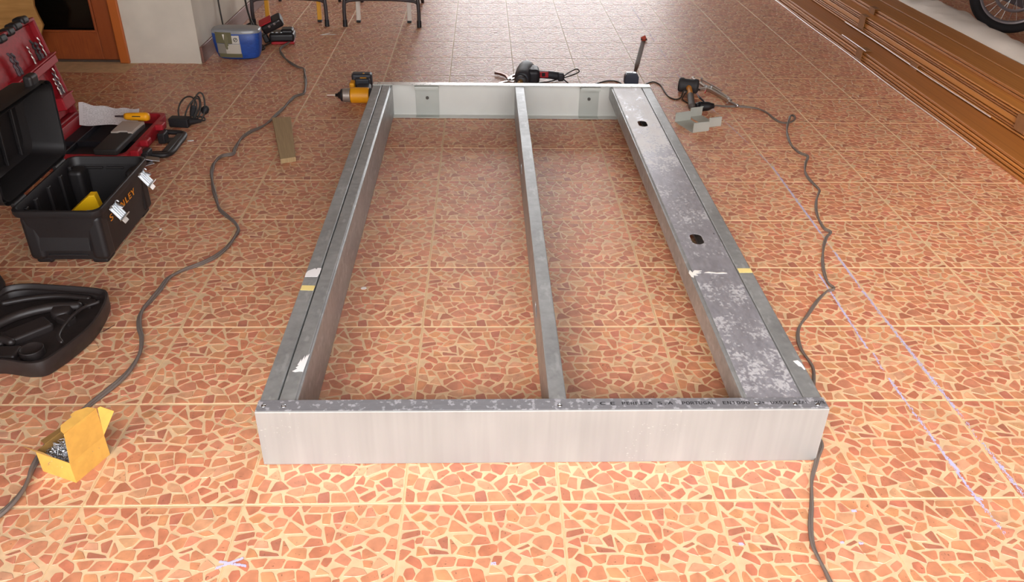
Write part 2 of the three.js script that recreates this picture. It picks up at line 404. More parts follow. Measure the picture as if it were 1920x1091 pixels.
Object.assign(M, {
  galv: steelMat(galvTex, galvRough, { metalness: 0.55 }),
  brushed: std(0xffffff, 0.5, { map: brushTex, metalness: 0.45 }),
  rustAndSky: steelMat(rustAndSkyTex, rustAndSkyRough, { metalnessMap: rustAndSkyMetal }),
  skyWhite: std(0xffffff, 0.34, { map: tex(512, 64, (u, v) => { const k = 0.93 - 0.3 * sst(0.6, 0.75, fbm(u, v, 70, 6, 95, 3)); return [k, k * 0.985, k * 0.97]; }, { repeat: [1 / 0.7, 1 / 0.06] }), metalness: 0.8 }),  // near-white colour paints in the sky mirrored by the far flange
  flangeGrey: std(0xffffff, 0.55, { map: tex(1024, 64, (u, v) => { const k = 0.56 + 0.06 * (fbm(u, v, 40, 5, 96, 3) - 0.5) + 0.2 * sst(0.5, 0.7, fbm(u, v, 110, 4, 97, 3) - 0.05); return [k, k, k * 1.04]; }, { repeat: [1 / 0.9, 1 / 0.036] }), metalness: 0.5 }),
  brushedPale: std(0xffffff, 0.5, { map: tex(128, 128, (u, v) => { const k = 0.82 + 0.06 * (fbm(u, v, 5, 9, 75, 3) - 0.5); return [k, k, k * 0.97]; }, { repeat: [1.2, 1.2] }), metalness: 0.15 }),
  bracket: std(0xffffff, 0.5, { map: tex(128, 128, (u, v) => { const k = 0.72 + 0.1 * (fbm(u, v, 9, 9, 76, 3) - 0.5); return [k * 0.985, k, k * 0.96]; }, { repeat: [1.2, 1.2] }), metalness: 0.25 }),
  chrome: std(0xd0c8c2, 0.3, { metalness: 1 }),
  zinc: std(0xc9ccd0, 0.3, { metalness: 1 }),
  dark: std(0x242222, 0.6),
  paper: std(0xe9e6e6, 0.9), tape: std(0xe8d287, 0.75), white: std(0xefeae4, 0.8),
});
const frame = thing('steel_frame', 'large rectangular frame of galvanised steel studs screwed together on the tiled floor', 'metal frame');
const T = 0.0014, H = 0.15;
const alongX = (sec, x0, x1) => { const g = slab(sec, x1 - x0); g.applyMatrix4(new THREE.Matrix4().makeBasis(V(0, 0, -1), V(0, 1, 0), V(1, 0, 0))); g.translate(x0, 0, 0); return g; };
const alongZ = (sec, z0, z1) => mv(slab(sec, z1 - z0), 0, 0, z0);
// front track, its web to the camera; far track, its web away from it
const front = part('front_track', alongX(sheetSection([[0.157, 0.0004], [0.118, 0.0004], [0.118, H - 0.0002], [0.157, H - 0.0002]].map(([u, v]) => [u, v]), -T, 0.003), 0.346, 1.575), M.brushed, frame, 'front track with a smooth bright web');
const far = part('far_track', alongX(sheetSection([[2.333, H - T], [2.371, H - T], [2.371, 0.003], [2.329, 0.003]], T, 0.003), 0.345, 1.573), M.brushedPale, frame, 'far track of the frame');
// flange skin of the front track: dull and scuffed
part('flange', mv(bx(1.2285, 0.0006, 0.0355), 0.9605, H + 0.0002, -0.1395), M.flangeGrey, front, 'scuffed grey upper flange');
const cStud = (wx, s, w, lip, top = H - 0.0016, bot = 0.002) => sheetSection([[wx + s * w, top - lip], [wx + s * w, top], [wx, top], [wx, bot], [wx + s * w, bot], [wx + s * w, bot + lip]], s > 0 ? T : -T, 0.0035);
const outer1 = part('stud', alongZ(cStud(0.347, 1, 0.038, 0.011), -2.37, -0.1205), M.galv, frame, 'outermost stud of the left side');
part('flange', mv(bx(1.226, 0.0006, 0.036), 0.959, H + 0.0018, -2.352), M.skyWhite, far, 'flecked upper flange, its white colour standing for reflected sky');
const inner1 = part('stud', alongZ(sheetSection([[0.388, H - 0.013], [0.388, H - 0.0016], [0.4215, H - 0.0016], [0.4235, H - 0.0045], [0.4275, H - 0.0062], [0.4275, 0.002], [0.388, 0.002], [0.388, 0.013]], -T, 0.0022), -2.37, -0.1205), M.galv, frame, 'inner stud of the left side');
const hole = (cx, cy, w, l) => { const p = new THREE.Path(), r = w / 2 - 0.0001; p.absarc(cx, cy + l / 2 - w / 2, r, 0, Math.PI, false); p.absarc(cx, cy - l / 2 + w / 2, r, Math.PI, 2 * Math.PI, false); return p; };
{ // middle stud: slotted web on its left
  const sh = new THREE.Shape([[0.1205, 0.002], [2.37, 0.002], [2.37, H - 0.0016], [0.1205, H - 0.0016]].map((p) => new THREE.Vector2(...p)));
  for (const z of [0.635, 1.6]) { const p = new THREE.Path(); p.absellipse(z, 0.072, 0.034, 0.017, 0, 2 * Math.PI); sh.holes.push(p); }
  const web = new THREE.ExtrudeGeometry(sh, { depth: T, bevelEnabled: false, curveSegments: 10 });
  web.applyMatrix4(new THREE.Matrix4().makeBasis(V(0, 0, -1), V(0, 1, 0), V(1, 0, 0))); web.translate(0.971, 0, 0);
  const lipTop = sheetSection([[0.9712, H - 0.004], [0.9712, H - 0.0016], [1.009, H - 0.0016], [1.009, H - 0.0126]], -T, 0.003);
  const lipBot = sheetSection([[0.9712, 0.004], [0.9712, 0.002], [1.009, 0.002], [1.009, 0.013]], T, 0.003);
  part('stud', join(web, alongZ(lipTop, -2.37, -0.1205), alongZ(lipBot, -2.37, -0.1205)), M.galv, frame, 'single stud across the middle with a slotted web');
}
{ // flat stud of the right side: its slotted web faces up
  const y = H - 0.0016, sh = new THREE.Shape([[1.4065, 0.1205], [1.5285, 0.1205], [1.5285, 2.37], [1.4065, 2.37]].map((p) => new THREE.Vector2(...p)));
  for (const z of [0.902, 1.875]) sh.holes.push(hole(1.4605, z, 0.036, 0.067));
  const web = new THREE.ExtrudeGeometry(sh, { depth: T, bevelEnabled: false, curveSegments: 10 });
  web.rotateX(-Math.PI / 2); web.translate(0, y - T, 0);
  const st = part('stud', web, M.rustAndSky, frame, 'flat stud of the right side, white rust and painted sky reflection on its web');
  const left = sheetSection([[1.4066, y - 0.0001], [1.4045, y - 0.0001], [1.4025, y + 0.0012], [1.4, y - 0.0022], [1.396, y - 0.0022], [1.396, y - 0.062], [1.408, y - 0.062]], T, 0.0012);
  const right = sheetSection([[1.5284, y - 0.0002], [1.5305, y - 0.0002], [1.5305, y - 0.05], [1.519, y - 0.05]], -T, 0.0012);
  part('flange', alongZ(left, -2.37, -0.1205), M.galv, st, 'inner flange with a rolled bead');
  part('flange', alongZ(right, -2.37, -0.1205), M.galv, st);
}
part('stud', alongZ(cStud(1.5735, -1, 0.0405, 0.011), -2.37, -0.1205), M.galv, frame, 'outermost stud of the right side');
for (const x of [0.58, 1.306]) { // short stiffeners standing in the far track
  const w = x < 1 ? 0.052 : 0.044, b = part('bracket', mv(alongX(sheetSection([[2.326, 0.132], [2.326, 0.1455], [2.3675, 0.1455], [2.3675, 0.0035], [2.3225, 0.0035], [2.3225, 0.008]], T, 0.003), x - w, x + w), 0, 0, 0), M.bracket, frame);
  part('bolt', join(mv(new THREE.CylinderGeometry(0.008, 0.008, 0.003, 6), x, 0.083, -2.3648, Math.PI / 2), mv(new THREE.CylinderGeometry(0.0045, 0.0045, 0.005, 10), x, 0.083, -2.364, Math.PI / 2)), std(0x5a5650, 0.5, { metalness: 0.8 }), b);
}
const screwGeo = join(mv(lathe([[0, 0.0022], [0.002, 0.0021], [0.0044, 0.0012], [0.0052, 0]], 14), 0, 0, 0), mv(bx(0.005, 0.0006, 0.0011), 0, 0.0023, 0));
for (const [x, z] of [[0.36, -0.139], [0.403, -0.138], [0.992, -0.135], [1.42, -0.137], [1.505, -0.136], [1.554, -0.134]]) { const s = part('screw', screwGeo, M.zinc, front); s.position.set(x, H + 0.0005, z); s.rotation.y = rnd() * 6; }
for (const [x, z] of [[0.366, -2.352], [0.41, -2.352], [0.99, -2.352], [1.42, -2.352], [1.5, -2.352], [1.555, -2.352]]) { const s = part('screw', screwGeo, M.zinc, far); s.position.set(x, H, z); s.rotation.y = rnd() * 6; }
// torn paper, tape and plaster smears on the studs
const ragged = (pts, y, mat, name, label, h = 0.0005) => part(name, planSlab(pts, y, h), mat, frame, label);
ragged([[0.349, -0.681], [0.383, -0.681], [0.386, -0.7], [0.386, -0.727], [0.375, -0.728], [0.3735, -0.719], [0.369, -0.727], [0.361, -0.72], [0.352, -0.712], [0.349, -0.7]], H - 0.0014, M.paper, 'paper_label', 'torn white paper label');
ragged([[0.397, -0.262], [0.404, -0.259], [0.412, -0.262], [0.4215, -0.26], [0.424, -0.33], [0.42, -0.318], [0.4195, -0.327], [0.415, -0.305], [0.4145, -0.322], [0.41, -0.298], [0.4085, -0.309], [0.404, -0.285], [0.4085, -0.284], [0.402, -0.276], [0.407, -0.272]], H - 0.0014, M.paper, 'paper_label', 'shredded white paper label');
ragged([[1.552, -0.294], [1.564, -0.297], [1.569, -0.283], [1.5705, -0.262], [1.567, -0.26], [1.564, -0.273], [1.559, -0.275]], H - 0.0014, M.paper, 'paper_label', 'torn scrap of white paper');
ragged([[0.3495, -0.612], [0.384, -0.61], [0.385, -0.634], [0.35, -0.636]], H - 0.0012, M.tape, 'tape', 'pale yellow tape on the left stud');
ragged([[1.5345, -0.727], [1.572, -0.727], [1.572, -0.704], [1.5345, -0.703]], H - 0.0012, M.tape, 'tape', 'pale yellow tape on the right stud');
ragged([[1.393, -0.7], [1.399, -0.717], [1.404, -0.703], [1.412, -0.716], [1.432, -0.713], [1.418, -0.706], [1.428, -0.702], [1.41, -0.697], [1.416, -0.688], [1.404, -0.688], [1.402, -0.676], [1.396, -0.68]], H - 0.0008, M.white, 'plaster_smear', 'white plaster smear');
ragged([[1.437, -0.703], [1.45, -0.708], [1.47, -0.702], [1.49, -0.705], [1.5, -0.7], [1.48, -0.697], [1.455, -0.701]], H - 0.0008, M.white, 'plaster_smear', 'white plaster smear');
// inkjet print on the front flange
const lettering = (w, h, draw) => { const c = document.createElement('canvas'); c.width = w; c.height = h; const k = c.getContext('2d'); k.clearRect(0, 0, w, h); draw(k, w, h); const t = new THREE.CanvasTexture(c); t.colorSpace = THREE.SRGBColorSpace; t.magFilter = THREE.LinearFilter; return t; };
{
  const tx = lettering(2048, 64, (k, w, h) => {
    k.fillStyle = '#15151a'; k.textBaseline = 'middle'; const px = (x) => (x - 1.045) / 0.53 * w;
    for (const [s, a, b] of [['I', 1.053, 1.058], ['C', 1.078, 1.092], ['E', 1.1, 1.113], ['PERFISA', 1.126, 1.193], ['S.A', 1.204, 1.238], ['PORTUGAL', 1.257, 1.331], ['EN1090', 1.346, 1.407], ['2+', 1.424, 1.44], ['DX53/', 1.452, 1.497], ['Z/1', 1.512, 1.535], ['Y0%', 1.549, 1.572]]) { k.font = 'bold 54px monospace'; const m = k.measureText(s).width; k.save(); k.translate(px(a), h / 2); k.scale((px(b) - px(a)) / m, 0.95); k.fillText(s, 0, 2); k.restore(); }
  });
  const g = new THREE.PlaneGeometry(0.53, 0.0165); g.rotateX(-Math.PI / 2);
  part('lettering', mv(g, 1.31, H + 0.0008, -0.1405), std(0xffffff, 0.7, { map: tx, transparent: true }), front, 'black inkjet lettering');
}

// ------------------------------------------------------------------ marks on the floor
{
  const o = { p: [], n: [], u: [] };
  const fleck = (x, z, w, l, a) => { const c = Math.cos(a), s = Math.sin(a), q = [[-w, -l * rr(0.5, 1)], [w * rr(0.4, 1), -l], [w, l * rr(0.4, 1)], [-w * rr(0.3, 1), l]].map(([p, r]) => [x + p * c - r * s, z + p * s + r * c]); for (const k of [0, 2, 1, 0, 3, 2]) { o.p.push(q[k][0], 0.0004 + rnd() * 0.0002, q[k][1]); o.n.push(0, 1, 0); o.u.push(q[k][0], q[k][1]); } };
  const lay = (x0, z0, x1, z1, dens, w) => { const L = Math.hypot(x1 - x0, z1 - z0), n = Math.round(L * 700 * dens); for (let i = 0; i < n; i++) { const t = rnd(), k = fbm(t * L / 4 % 1, 0.3, 24, 3, 90, 3); if (rnd() > sst(0.32, 0.62, k) + 0.12) continue; fleck(x0 + (x1 - x0) * t + (rnd() + rnd() - 1) * w, z0 + (z1 - z0) * t, rr(0.0005, 0.0013), rr(0.001, 0.004), rr(-0.5, 0.5)); } };
  lay(1.845, -4.6, 1.85, -3.0, 0.5, 0.004); lay(1.85, -3.0, 1.985, -1.8, 0.7, 0.005); lay(1.985, -1.8, 1.975, -0.85, 2.2, 0.005); lay(1.975, -0.85, 1.995, 0.15, 1.9, 0.006);
  lay(1.876, -0.95, 1.869, -0.55, 2.4, 0.004); lay(1.877, -0.53, 1.87, -0.45, 1.2, 0.004); lay(1.872, -0.42, 1.884, 0.0, 1.8, 0.005); lay(1.884, -0.12, 1.887, -0.08, 4, 0.003); lay(1.884, 0, 1.893, 0.1, 1.1, 0.005);
  for (const [x, z, n, r] of [[1.605, 0.033, 70, 0.003], [1.548, 0.117, 30, 0.002], [1.586, 0.12, 40, 0.0025], [1.888, 0.002, 60, 0.005], [1.343, 0.118, 40, 0.003], [0.847, 0.159, 30, 0.003]]) for (let i = 0; i < n; i++) fleck(x + rr(-1, 1) * r * 1.6, z + rr(-1, 1) * r, 0.0012, 0.0012, rnd() * 6);
  lay(0.318, 0.162, 0.362, 0.139, 4, 0.002); lay(0.32, 0.147, 0.372, 0.158, 4, 0.002);
  const g = new THREE.BufferGeometry(); g.setAttribute('position', new THREE.Float32BufferAttribute(o.p, 3)); g.setAttribute('normal', new THREE.Float32BufferAttribute(o.n, 3)); g.setAttribute('uv', new THREE.Float32BufferAttribute(o.u, 2));
  part('chalk_line', g, std(0xbdb9dc, 0.95), floor, 'two pale blue chalk lines snapped along the floor right of the frame', 'stuff');
  const crack = (pts, w) => { const l = [], r = []; pts.forEach((p, i) => { const k = w * rr(0.5, 1.2); l.push([p[0] - k, p[1] - k * 0.6]); r.unshift([p[0] + k, p[1] + k * 0.6]); }); return planSlab([...l, ...r], 0.0001, 0.0004); };
  part('crack', join(crack([[-0.184, -0.672], [-0.196, -0.652], [-0.203, -0.64], [-0.216, -0.631], [-0.23, -0.622]], 0.001), crack([[-0.23, -0.616], [-0.215, -0.6], [-0.197, -0.582], [-0.19, -0.572], [-0.184, -0.562]], 0.0009)), M.dark, floor, 'hairline crack in a tile by the black case');
  const flake = planSlab([[-0.009, 0], [-0.004, -0.006], [0.006, -0.007], [0.009, 0], [0.004, 0.006], [-0.006, 0.005]], 0.0006, 0.002, 0.0005);
  single('plaster_chip', flake, M.white, 'small white plaster chip on the floor inside the frame', 'debris', [0.473, 0, -0.863]);
  single('plaster_chip', planSlab([[-0.015, -0.003], [0.01, -0.009], [0.015, 0.003], [-0.008, 0.009]], 0.0006, 0.0014), M.white, 'thin pale flake on the floor beside the red tool case', 'debris', [-0.384, 0, -2.04]);
  single('plaster_chip', flake, M.white, 'tiny white crumb on the floor right of the black toolbox', 'debris', [-0.246, 0, -1.242], 1).scale.setScalar(0.6);
  single('plaster_streak', planSlab([[-0.05, 0.02], [-0.03, 0.0], [0.0, -0.03], [0.008, -0.022], [-0.012, 0.004], [0.03, 0.0], [0.05, 0.008], [0.03, 0.018], [0, 0.014], [-0.03, 0.026]], 0.0004, 0.0008), M.white, 'white plaster streak on the floor in front of the trestles', 'stain', [-0.085, 0, -3.76]);
}

// ------------------------------------------------------------------ cables
M.rubber = std(0x6a5f58, 0.62);
M.cord = std(0x2b2622, 0.55);
M.black = std(0x17161a, 0.48);
M.blackMat = std(0x1d1b1e, 0.62);
const twoCore = (pts, r) => { // two cores twisted together along a path
  const c = new THREE.CatmullRomCurve3(pts.map((p) => V(p[0], p[2] ?? r, p[1])), false, 'centripetal'), L = c.getLength(), n = Math.ceil(L / 0.012), P = c.getSpacedPoints(n);
  return [0, 1].map((k) => { const q = P.map((p, i) => { const t = P[Math.min(n, i + 1)].clone().sub(P[Math.max(0, i - 1)]), s = V(-t.z, 0, t.x).normalize(), a = i * 0.16 + k * Math.PI; return p.clone().addScaledVector(s, Math.cos(a) * r * 0.42).add(V(0, Math.sin(a) * r * 0.42, 0)); }); return new THREE.TubeGeometry(new THREE.CatmullRomCurve3(q), n * 2, r * 0.62, 7); });
};
const leftPath = [[-0.262, -3.5, 0.02], [-0.297, -3.43], [-0.252, -3.272], [-0.187, -3.144], [-0.131, -3.069], [-0.105, -3.051], [-0.077, -2.941], [-0.048, -2.81], [-0.031, -2.686], [-0.03, -2.638], [-0.057, -2.606], [-0.071, -2.528], [-0.082, -2.424], [-0.097, -2.325], [-0.106, -2.257], [-0.129, -2.184], [-0.158, -2.133], [-0.178, -2.052], [-0.175, -1.934], [-0.171, -1.884], [-0.204, -1.867], [-0.218, -1.801], [-0.207, -1.718], [-0.171, -1.595], [-0.128, -1.48], [-0.087, -1.381], [-0.05, -1.331], [-0.007, -1.275], [0.016, -1.224], [0.016, -1.175], [0.008, -1.102], [-0.013, -1.043], [-0.045, -0.999], [-0.083, -0.963], [-0.112, -0.918], [-0.118, -0.842], [-0.125, -0.784], [-0.13, -0.741], [-0.124, -0.695], [-0.108, -0.648], [-0.087, -0.604], [-0.066, -0.531], [-0.065, -0.46], [-0.074, -0.416], [-0.087, -0.38], [-0.113, -0.316], [-0.13, -0.262], [-0.145, -0.207], [-0.149, -0.154], [-0.147, -0.104], [-0.14, -0.072], [-0.137, -0.038], [-0.142, -0.002], [-0.153, 0.027], [-0.176, 0.061], [-0.23, 0.13]];
single('extension_cable', join(twoCore(leftPath, 0.0068)), M.rubber, 'brown-black cable winding along the floor left of the frame to the cardboard box', 'cable');
const rc = thing('extension_cable', 'dark extension cable with a black socket end, winding along the right side of the frame', 'cable');
part('cord', join(twoCore([[1.9, -2.46, 0.02], [1.93, -2.5, 0.012], [1.974, -2.508], [2.038, -2.51], [2.119, -2.482], [2.148, -2.423], [2.159, -2.337], [2.176, -2.296], [2.2, -2.29], [2.232, -2.311], [2.258, -2.354], [2.262, -2.389], [2.24, -2.367, 0.012], [2.213, -2.304, 0.018], [2.172, -2.202], [2.145, -2.092], [2.133, -2.0], [2.141, -1.935], [2.161, -1.906], [2.161, -1.893], [2.13, -1.827], [2.097, -1.736], [2.089, -1.669], [2.093, -1.604], [2.094, -1.566], [2.078, -1.532], [2.051, -1.476], [2.02, -1.387], [2.003, -1.303], [2.001, -1.245], [2.012, -1.226], [1.983, -1.184], [1.951, -1.12], [1.912, -1.02], [1.889, -0.936], [1.882, -0.88], [1.889, -0.853], [1.865, -0.841], [1.817, -0.79], [1.758, -0.709], [1.714, -0.649], [1.694, -0.602], [1.683, -0.539], [1.686, -0.496], [1.686, -0.456], [1.668, -0.4], [1.63, -0.31], [1.606, -0.22], [1.605, -0.164], [1.594, -0.144], [1.582, -0.125], [1.566, -0.095], [1.547, -0.06], [1.532, -0.02], [1.518, 0.021], [1.496, 0.079], [1.484, 0.128], [1.484, 0.157], [1.486, 0.193], [1.488, 0.26]], 0.0052)), M.rubber, rc);
{
  const so = part('socket', join(mv(lathe([[0, 0], [0.011, 0], [0.014, 0.012], [0.018, 0.02], [0.021, 0.03], [0.022, 0.058], [0.024, 0.06], [0.024, 0.068], [0.019, 0.068], [0.018, 0.055], [0, 0.055]], 20), 1.905, 0.0245, -2.459, 0, 0, 0)), M.black, rc);
  so.geometry.translate(-1.905, -0.0245, 2.459); so.geometry.rotateZ(Math.PI / 2 + 0.08); so.position.set(1.905, 0.0245, -2.459);
  part('flap', mv(rb(0.006, 0.036, 0.04, 0.003), 1.842, 0.054, -2.47, 0, 0, 0.9), M.black, rc);
}

// ------------------------------------------------------------------ tools beyond and beside the frame
{ // corded tool with a brass nozzle, lying on its side
  const t = thing('corded_power_tool', 'dark grey corded power tool with red trigger and brass nozzle behind the frame', 'power tool');
  const ax = (prof, mat, n = 'body', lb) => { const g = lathe(prof, 26); g.rotateX(Math.PI / 2); return part(n, mv(g, 1.04, 0.046, -2.88, 0.05, -0.2), mat, t, lb); };
  ax([[0, -0.085], [0.03, -0.085], [0.04, -0.07], [0.044, -0.04], [0.045, 0.0], [0.042, 0.03], [0.043, 0.035], [0.041, 0.075], [0.036, 0.095], [0.03, 0.105], [0, 0.105]], std(0x3a3b42, 0.5));
  ax([[0, 0.1], [0.028, 0.1], [0.027, 0.13], [0.022, 0.136], [0.012, 0.136]], std(0x4a4b50, 0.45), 'collar');
  ax([[0.014, 0.132], [0.0135, 0.175], [0.01, 0.178], [0.009, 0.16], [0, 0.16]], std(0xb98a45, 0.35, { metalness: 0.6 }), 'nozzle', 'brass nozzle');
  part('motor_housing', mv(rb(0.07, 0.076, 0.11, 0.022, 4), 1.078, 0.039, -2.868), std(0x26262c, 0.5), t);
  for (let i = 0; i < 4; i++) part('vent', mv(rb(0.012, 0.002, 0.003, 0.001), 1.066 + 0.014 * (i % 2), 0.0775, -2.84 - 0.014 * i, 0, 0.6), std(0xbdbdc2, 0.5), t);
  part('handle', join(tube([[1.085, 0.036, -2.885], [1.13, 0.034, -2.89], [1.18, 0.032, -2.885], [1.222, 0.03, -2.872]], 0.0195, 24, 14), mv(rb(0.035, 0.04, 0.036, 0.012, 3), 1.222, 0.029, -2.868)), std(0x33343b, 0.55), t);
  part('trigger', join(mv(rb(0.048, 0.03, 0.012, 0.004), 1.135, 0.04, -2.868), mv(rb(0.014, 0.014, 0.014, 0.004), 1.105, 0.048, -2.868)), std(0xc02a34, 0.5), t, 'red trigger');
  part('trigger_button', mv(rb(0.016, 0.018, 0.008, 0.003), 1.134, 0.042, -2.861), M.black, t);
  const P = (x, z, y = 0.0032) => [x, y, z];
  part('cord', join(tube([[1.235, 0.03, -2.872], P(1.275, -2.95, 0.03), P(1.315, -2.985, 0.035), P(1.325, -2.96, 0.03), P(1.285, -2.93, 0.02), P(1.215, -2.9, 0.008), P(1.16, -2.87), P(1.11, -2.845), P(1.131, -2.764), P(1.234, -2.725), P(1.346, -2.787), P(1.398, -2.84), P(1.452, -2.885), P(1.494, -2.895), P(1.522, -2.868), P(1.54, -2.815), P(1.6, -2.79), P(1.656, -2.847), P(1.698, -2.884), P(1.723, -2.84), P(1.727, -2.72), P(1.735, -2.641), P(1.758, -2.612), P(1.79, -2.64), P(1.806, -2.665, 0.028), P(1.823, -2.655, 0.033), P(1.808, -2.63, 0.03), P(1.79, -2.61, 0.008), P(1.8, -2.575), P(1.819, -2.535), P(1.838, -2.5, 0.012), [1.852, 0.022, -2.464]], 0.0032, 260, 7), tube([P(1.215, -2.905, 0.03), P(1.245, -2.86, 0.012), P(1.27, -2.82), P(1.3, -2.77), P(1.346, -2.785)], 0.0032, 30, 7)), M.cord, t);
  part('plug', join(mv(rb(0.03, 0.022, 0.026, 0.008), 1.838, 0.021, -2.478, 0, 0.1), rod([1.85, 0.026, -2.472], [1.872, 0.026, -2.47], 0.0025), rod([1.85, 0.016, -2.47], [1.872, 0.016, -2.468], 0.0025)), M.black, t);
}
function bar(pts, w, h) { // flat bar bent in plan, lying at height y (third value)
  const l = [], r = []; pts.forEach((p, i) => { const a = pts[Math.max(0, i - 1)], b = pts[Math.min(pts.length - 1, i + 1)], d = new THREE.Vector2(b[0] - a[0], b[1] - a[1]).normalize(), k = (p[3] ?? w) / 2; l.push([p[0] - d.y * k, p[1] + d.x * k]); r.unshift([p[0] + d.y * k, p[1] - d.x * k]); });
  return planSlab([...l, ...r], pts[0][2], h, Math.min(0.0015, h * 0.3));
}
{ // locking clamp lying to the left of the corded tool
  const t = thing('locking_clamp', 'chrome locking clamp with open handles, lying to the left of the grey power tool', 'clamp');
  part('upper_handle', bar([[0.893, -2.985, 0.006, 0.018], [0.925, -2.965, 0.006, 0.017], [0.948, -2.93, 0.006, 0.014], [0.962, -2.87, 0.006, 0.016], [0.975, -2.845, 0.006, 0.018]], 0.016, 0.012), std(0x8a6a60, 0.4, { metalness: 0.7 }), t);
  part('lower_handle', bar([[0.882, -2.77, 0.004, 0.02], [0.905, -2.79, 0.004, 0.016], [0.93, -2.82, 0.004, 0.014], [0.955, -2.835, 0.004, 0.015], [0.985, -2.825, 0.004, 0.018]], 0.016, 0.014), M.chrome, t);
  part('jaw', join(bar([[0.96, -2.85, 0.012, 0.022], [0.975, -2.9, 0.012, 0.012], [0.995, -2.93, 0.012, 0.011], [1.012, -2.935, 0.012, 0.012]], 0.012, 0.012), bar([[0.965, -2.845, 0.012, 0.02], [0.985, -2.87, 0.012, 0.012], [1.002, -2.885, 0.012, 0.012], [1.016, -2.88, 0.012, 0.013]], 0.012, 0.01)), M.chrome, t);
  for (const [x, z] of [[0.963, -2.855], [0.958, -2.84], [0.978, -2.9]]) part('rivet', mv(new THREE.CylinderGeometry(0.005, 0.005, 0.022, 12), x, 0.015, z), M.zinc, t);
  part('adjusting_screw', rod([0.868, 0.011, -2.755], [0.885, 0.011, -2.772], 0.0055), M.zinc, t);
}
{ // locking clamp on the right, beside the mallet
  const t = thing('locking_clamp', 'long chrome locking clamp with a small red lever, lying against the black mallet head', 'clamp');
  const y = 0.008;
  part('lower_handle', bar([[1.937, -2.74, y, 0.02], [1.955, -2.72, y, 0.018], [1.975, -2.66, y, 0.016], [1.992, -2.6, y, 0.013], [2.005, -2.55, y, 0.012]], 0.014, 0.014), M.chrome, t);
  part('upper_handle', bar([[1.932, -2.77, y, 0.018], [1.96, -2.755, y, 0.016], [1.985, -2.69, y, 0.012], [2.003, -2.61, y, 0.011], [2.012, -2.555, y, 0.011]], 0.012, 0.016), M.chrome, t);
  part('upper_jaw', bar([[1.935, -2.755, y + 0.006, 0.02], [1.924, -2.8, y + 0.006, 0.016], [1.908, -2.85, y + 0.006, 0.013], [1.9, -2.895, y + 0.006, 0.012], [1.91, -2.91, y + 0.006, 0.01]], 0.012, 0.012), M.chrome, t);
  part('lower_jaw', bar([[1.938, -2.75, y + 0.004, 0.018], [1.925, -2.735, y + 0.004, 0.012], [1.907, -2.725, y + 0.004, 0.011], [1.893, -2.715, y + 0.004, 0.014]], 0.012, 0.012), M.chrome, t);
  part('link', bar([[1.938, -2.865, y + 0.012, 0.008], [1.955, -2.83, y + 0.012, 0.008], [1.978, -2.76, y + 0.012, 0.008], [2.0, -2.69, y + 0.012, 0.008]], 0.008, 0.006), std(0xb9a79c, 0.35, { metalness: 0.9 }), t);
  part('release_lever', bar([[1.925, -2.705, y + 0.008, 0.006], [1.915, -2.675, y + 0.008, 0.007], [1.91, -2.665, y + 0.008, 0.004]], 0.006, 0.006), std(0xc23a2a, 0.5), t, 'red release lever');
  part('adjusting_screw', join(rod([2.005, 0.014, -2.55], [2.025, 0.014, -2.5], 0.0055), mv(new THREE.SphereGeometry(0.008, 14, 10), 2.027, 0.014, -2.495)), M.zinc, t);
  for (const [x, z] of [[1.936, -2.75], [1.94, -2.865], [1.96, -2.74], [2.0, -2.57]]) part('rivet', mv(new THREE.CylinderGeometry(0.0055, 0.0055, 0.03, 12), x, 0.016, z), M.zinc, t);
}
{ // tape measure with its blade run out
  const t = thing('tape_measure', 'dark tape measure standing behind the frame with its steel blade pulled out', 'tape measure');
  part('case', mv(slab([[-0.036, 0.004], [-0.03, 0], [0.03, 0], [0.036, 0.004], [0.036, 0.034], [0.028, 0.05], [0.014, 0.055], [-0.014, 0.055], [-0.03, 0.049], [-0.036, 0.036]], 0.038, 0.004), 1.58, 0.0005, -2.88), std(0x2d3242, 0.45), t);
  part('clip', join(mv(rb(0.03, 0.004, 0.014, 0.0015), 1.568, 0.0555, -2.868), mv(rb(0.014, 0.004, 0.02, 0.0015), 1.595, 0.054, -2.866)), M.zinc, t);
  const N = 40, A = [], B = [];
  for (let i = 0; i <= N; i++) { const k = i / N, x = 1.592 + 0.19 * k, z = -2.885 - 0.8 * k, a = -1.35 + 1.25 * sst(0.05, 0.55, k), y = 0.0145 * Math.abs(Math.sin(a)) + 0.001 + 0.02 * Math.max(0, 0.3 - k), w = 0.0125; A.push([x - Math.cos(a) * w, Math.max(0.001, y - Math.sin(a) * w * 0.9), z]); B.push([x + Math.cos(a) * w, Math.max(0.001, y + Math.sin(a) * w * 0.9), z]); }
  const rings = A.map((a, i) => { const b = B[i], m = [(a[0] + b[0]) / 2, (a[1] + b[1]) / 2 + 0.0018, (a[2] + b[2]) / 2]; return [a, m, b, [m[0], m[1] - 0.0007, m[2]]]; });
  part('blade', loft(rings, true, true), std(0x6a5648, 0.75), t);
  part('hook', join(mv(rb(0.03, 0.026, 0.003, 0.001), 1.783, 0.014, -3.69, 0, -0.25, 0.5), mv(rb(0.026, 0.003, 0.02, 0.001), 1.782, 0.006, -3.678, 0, -0.25)), std(0xb8442f, 0.6), t, 'red end hook');
  part('hook_tab', join(mv(rb(0.008, 0.01, 0.004, 0.001), 1.77, 0.008, -3.686), mv(rb(0.009, 0.012, 0.004, 0.001), 1.798, 0.008, -3.686)), M.black, t);
}
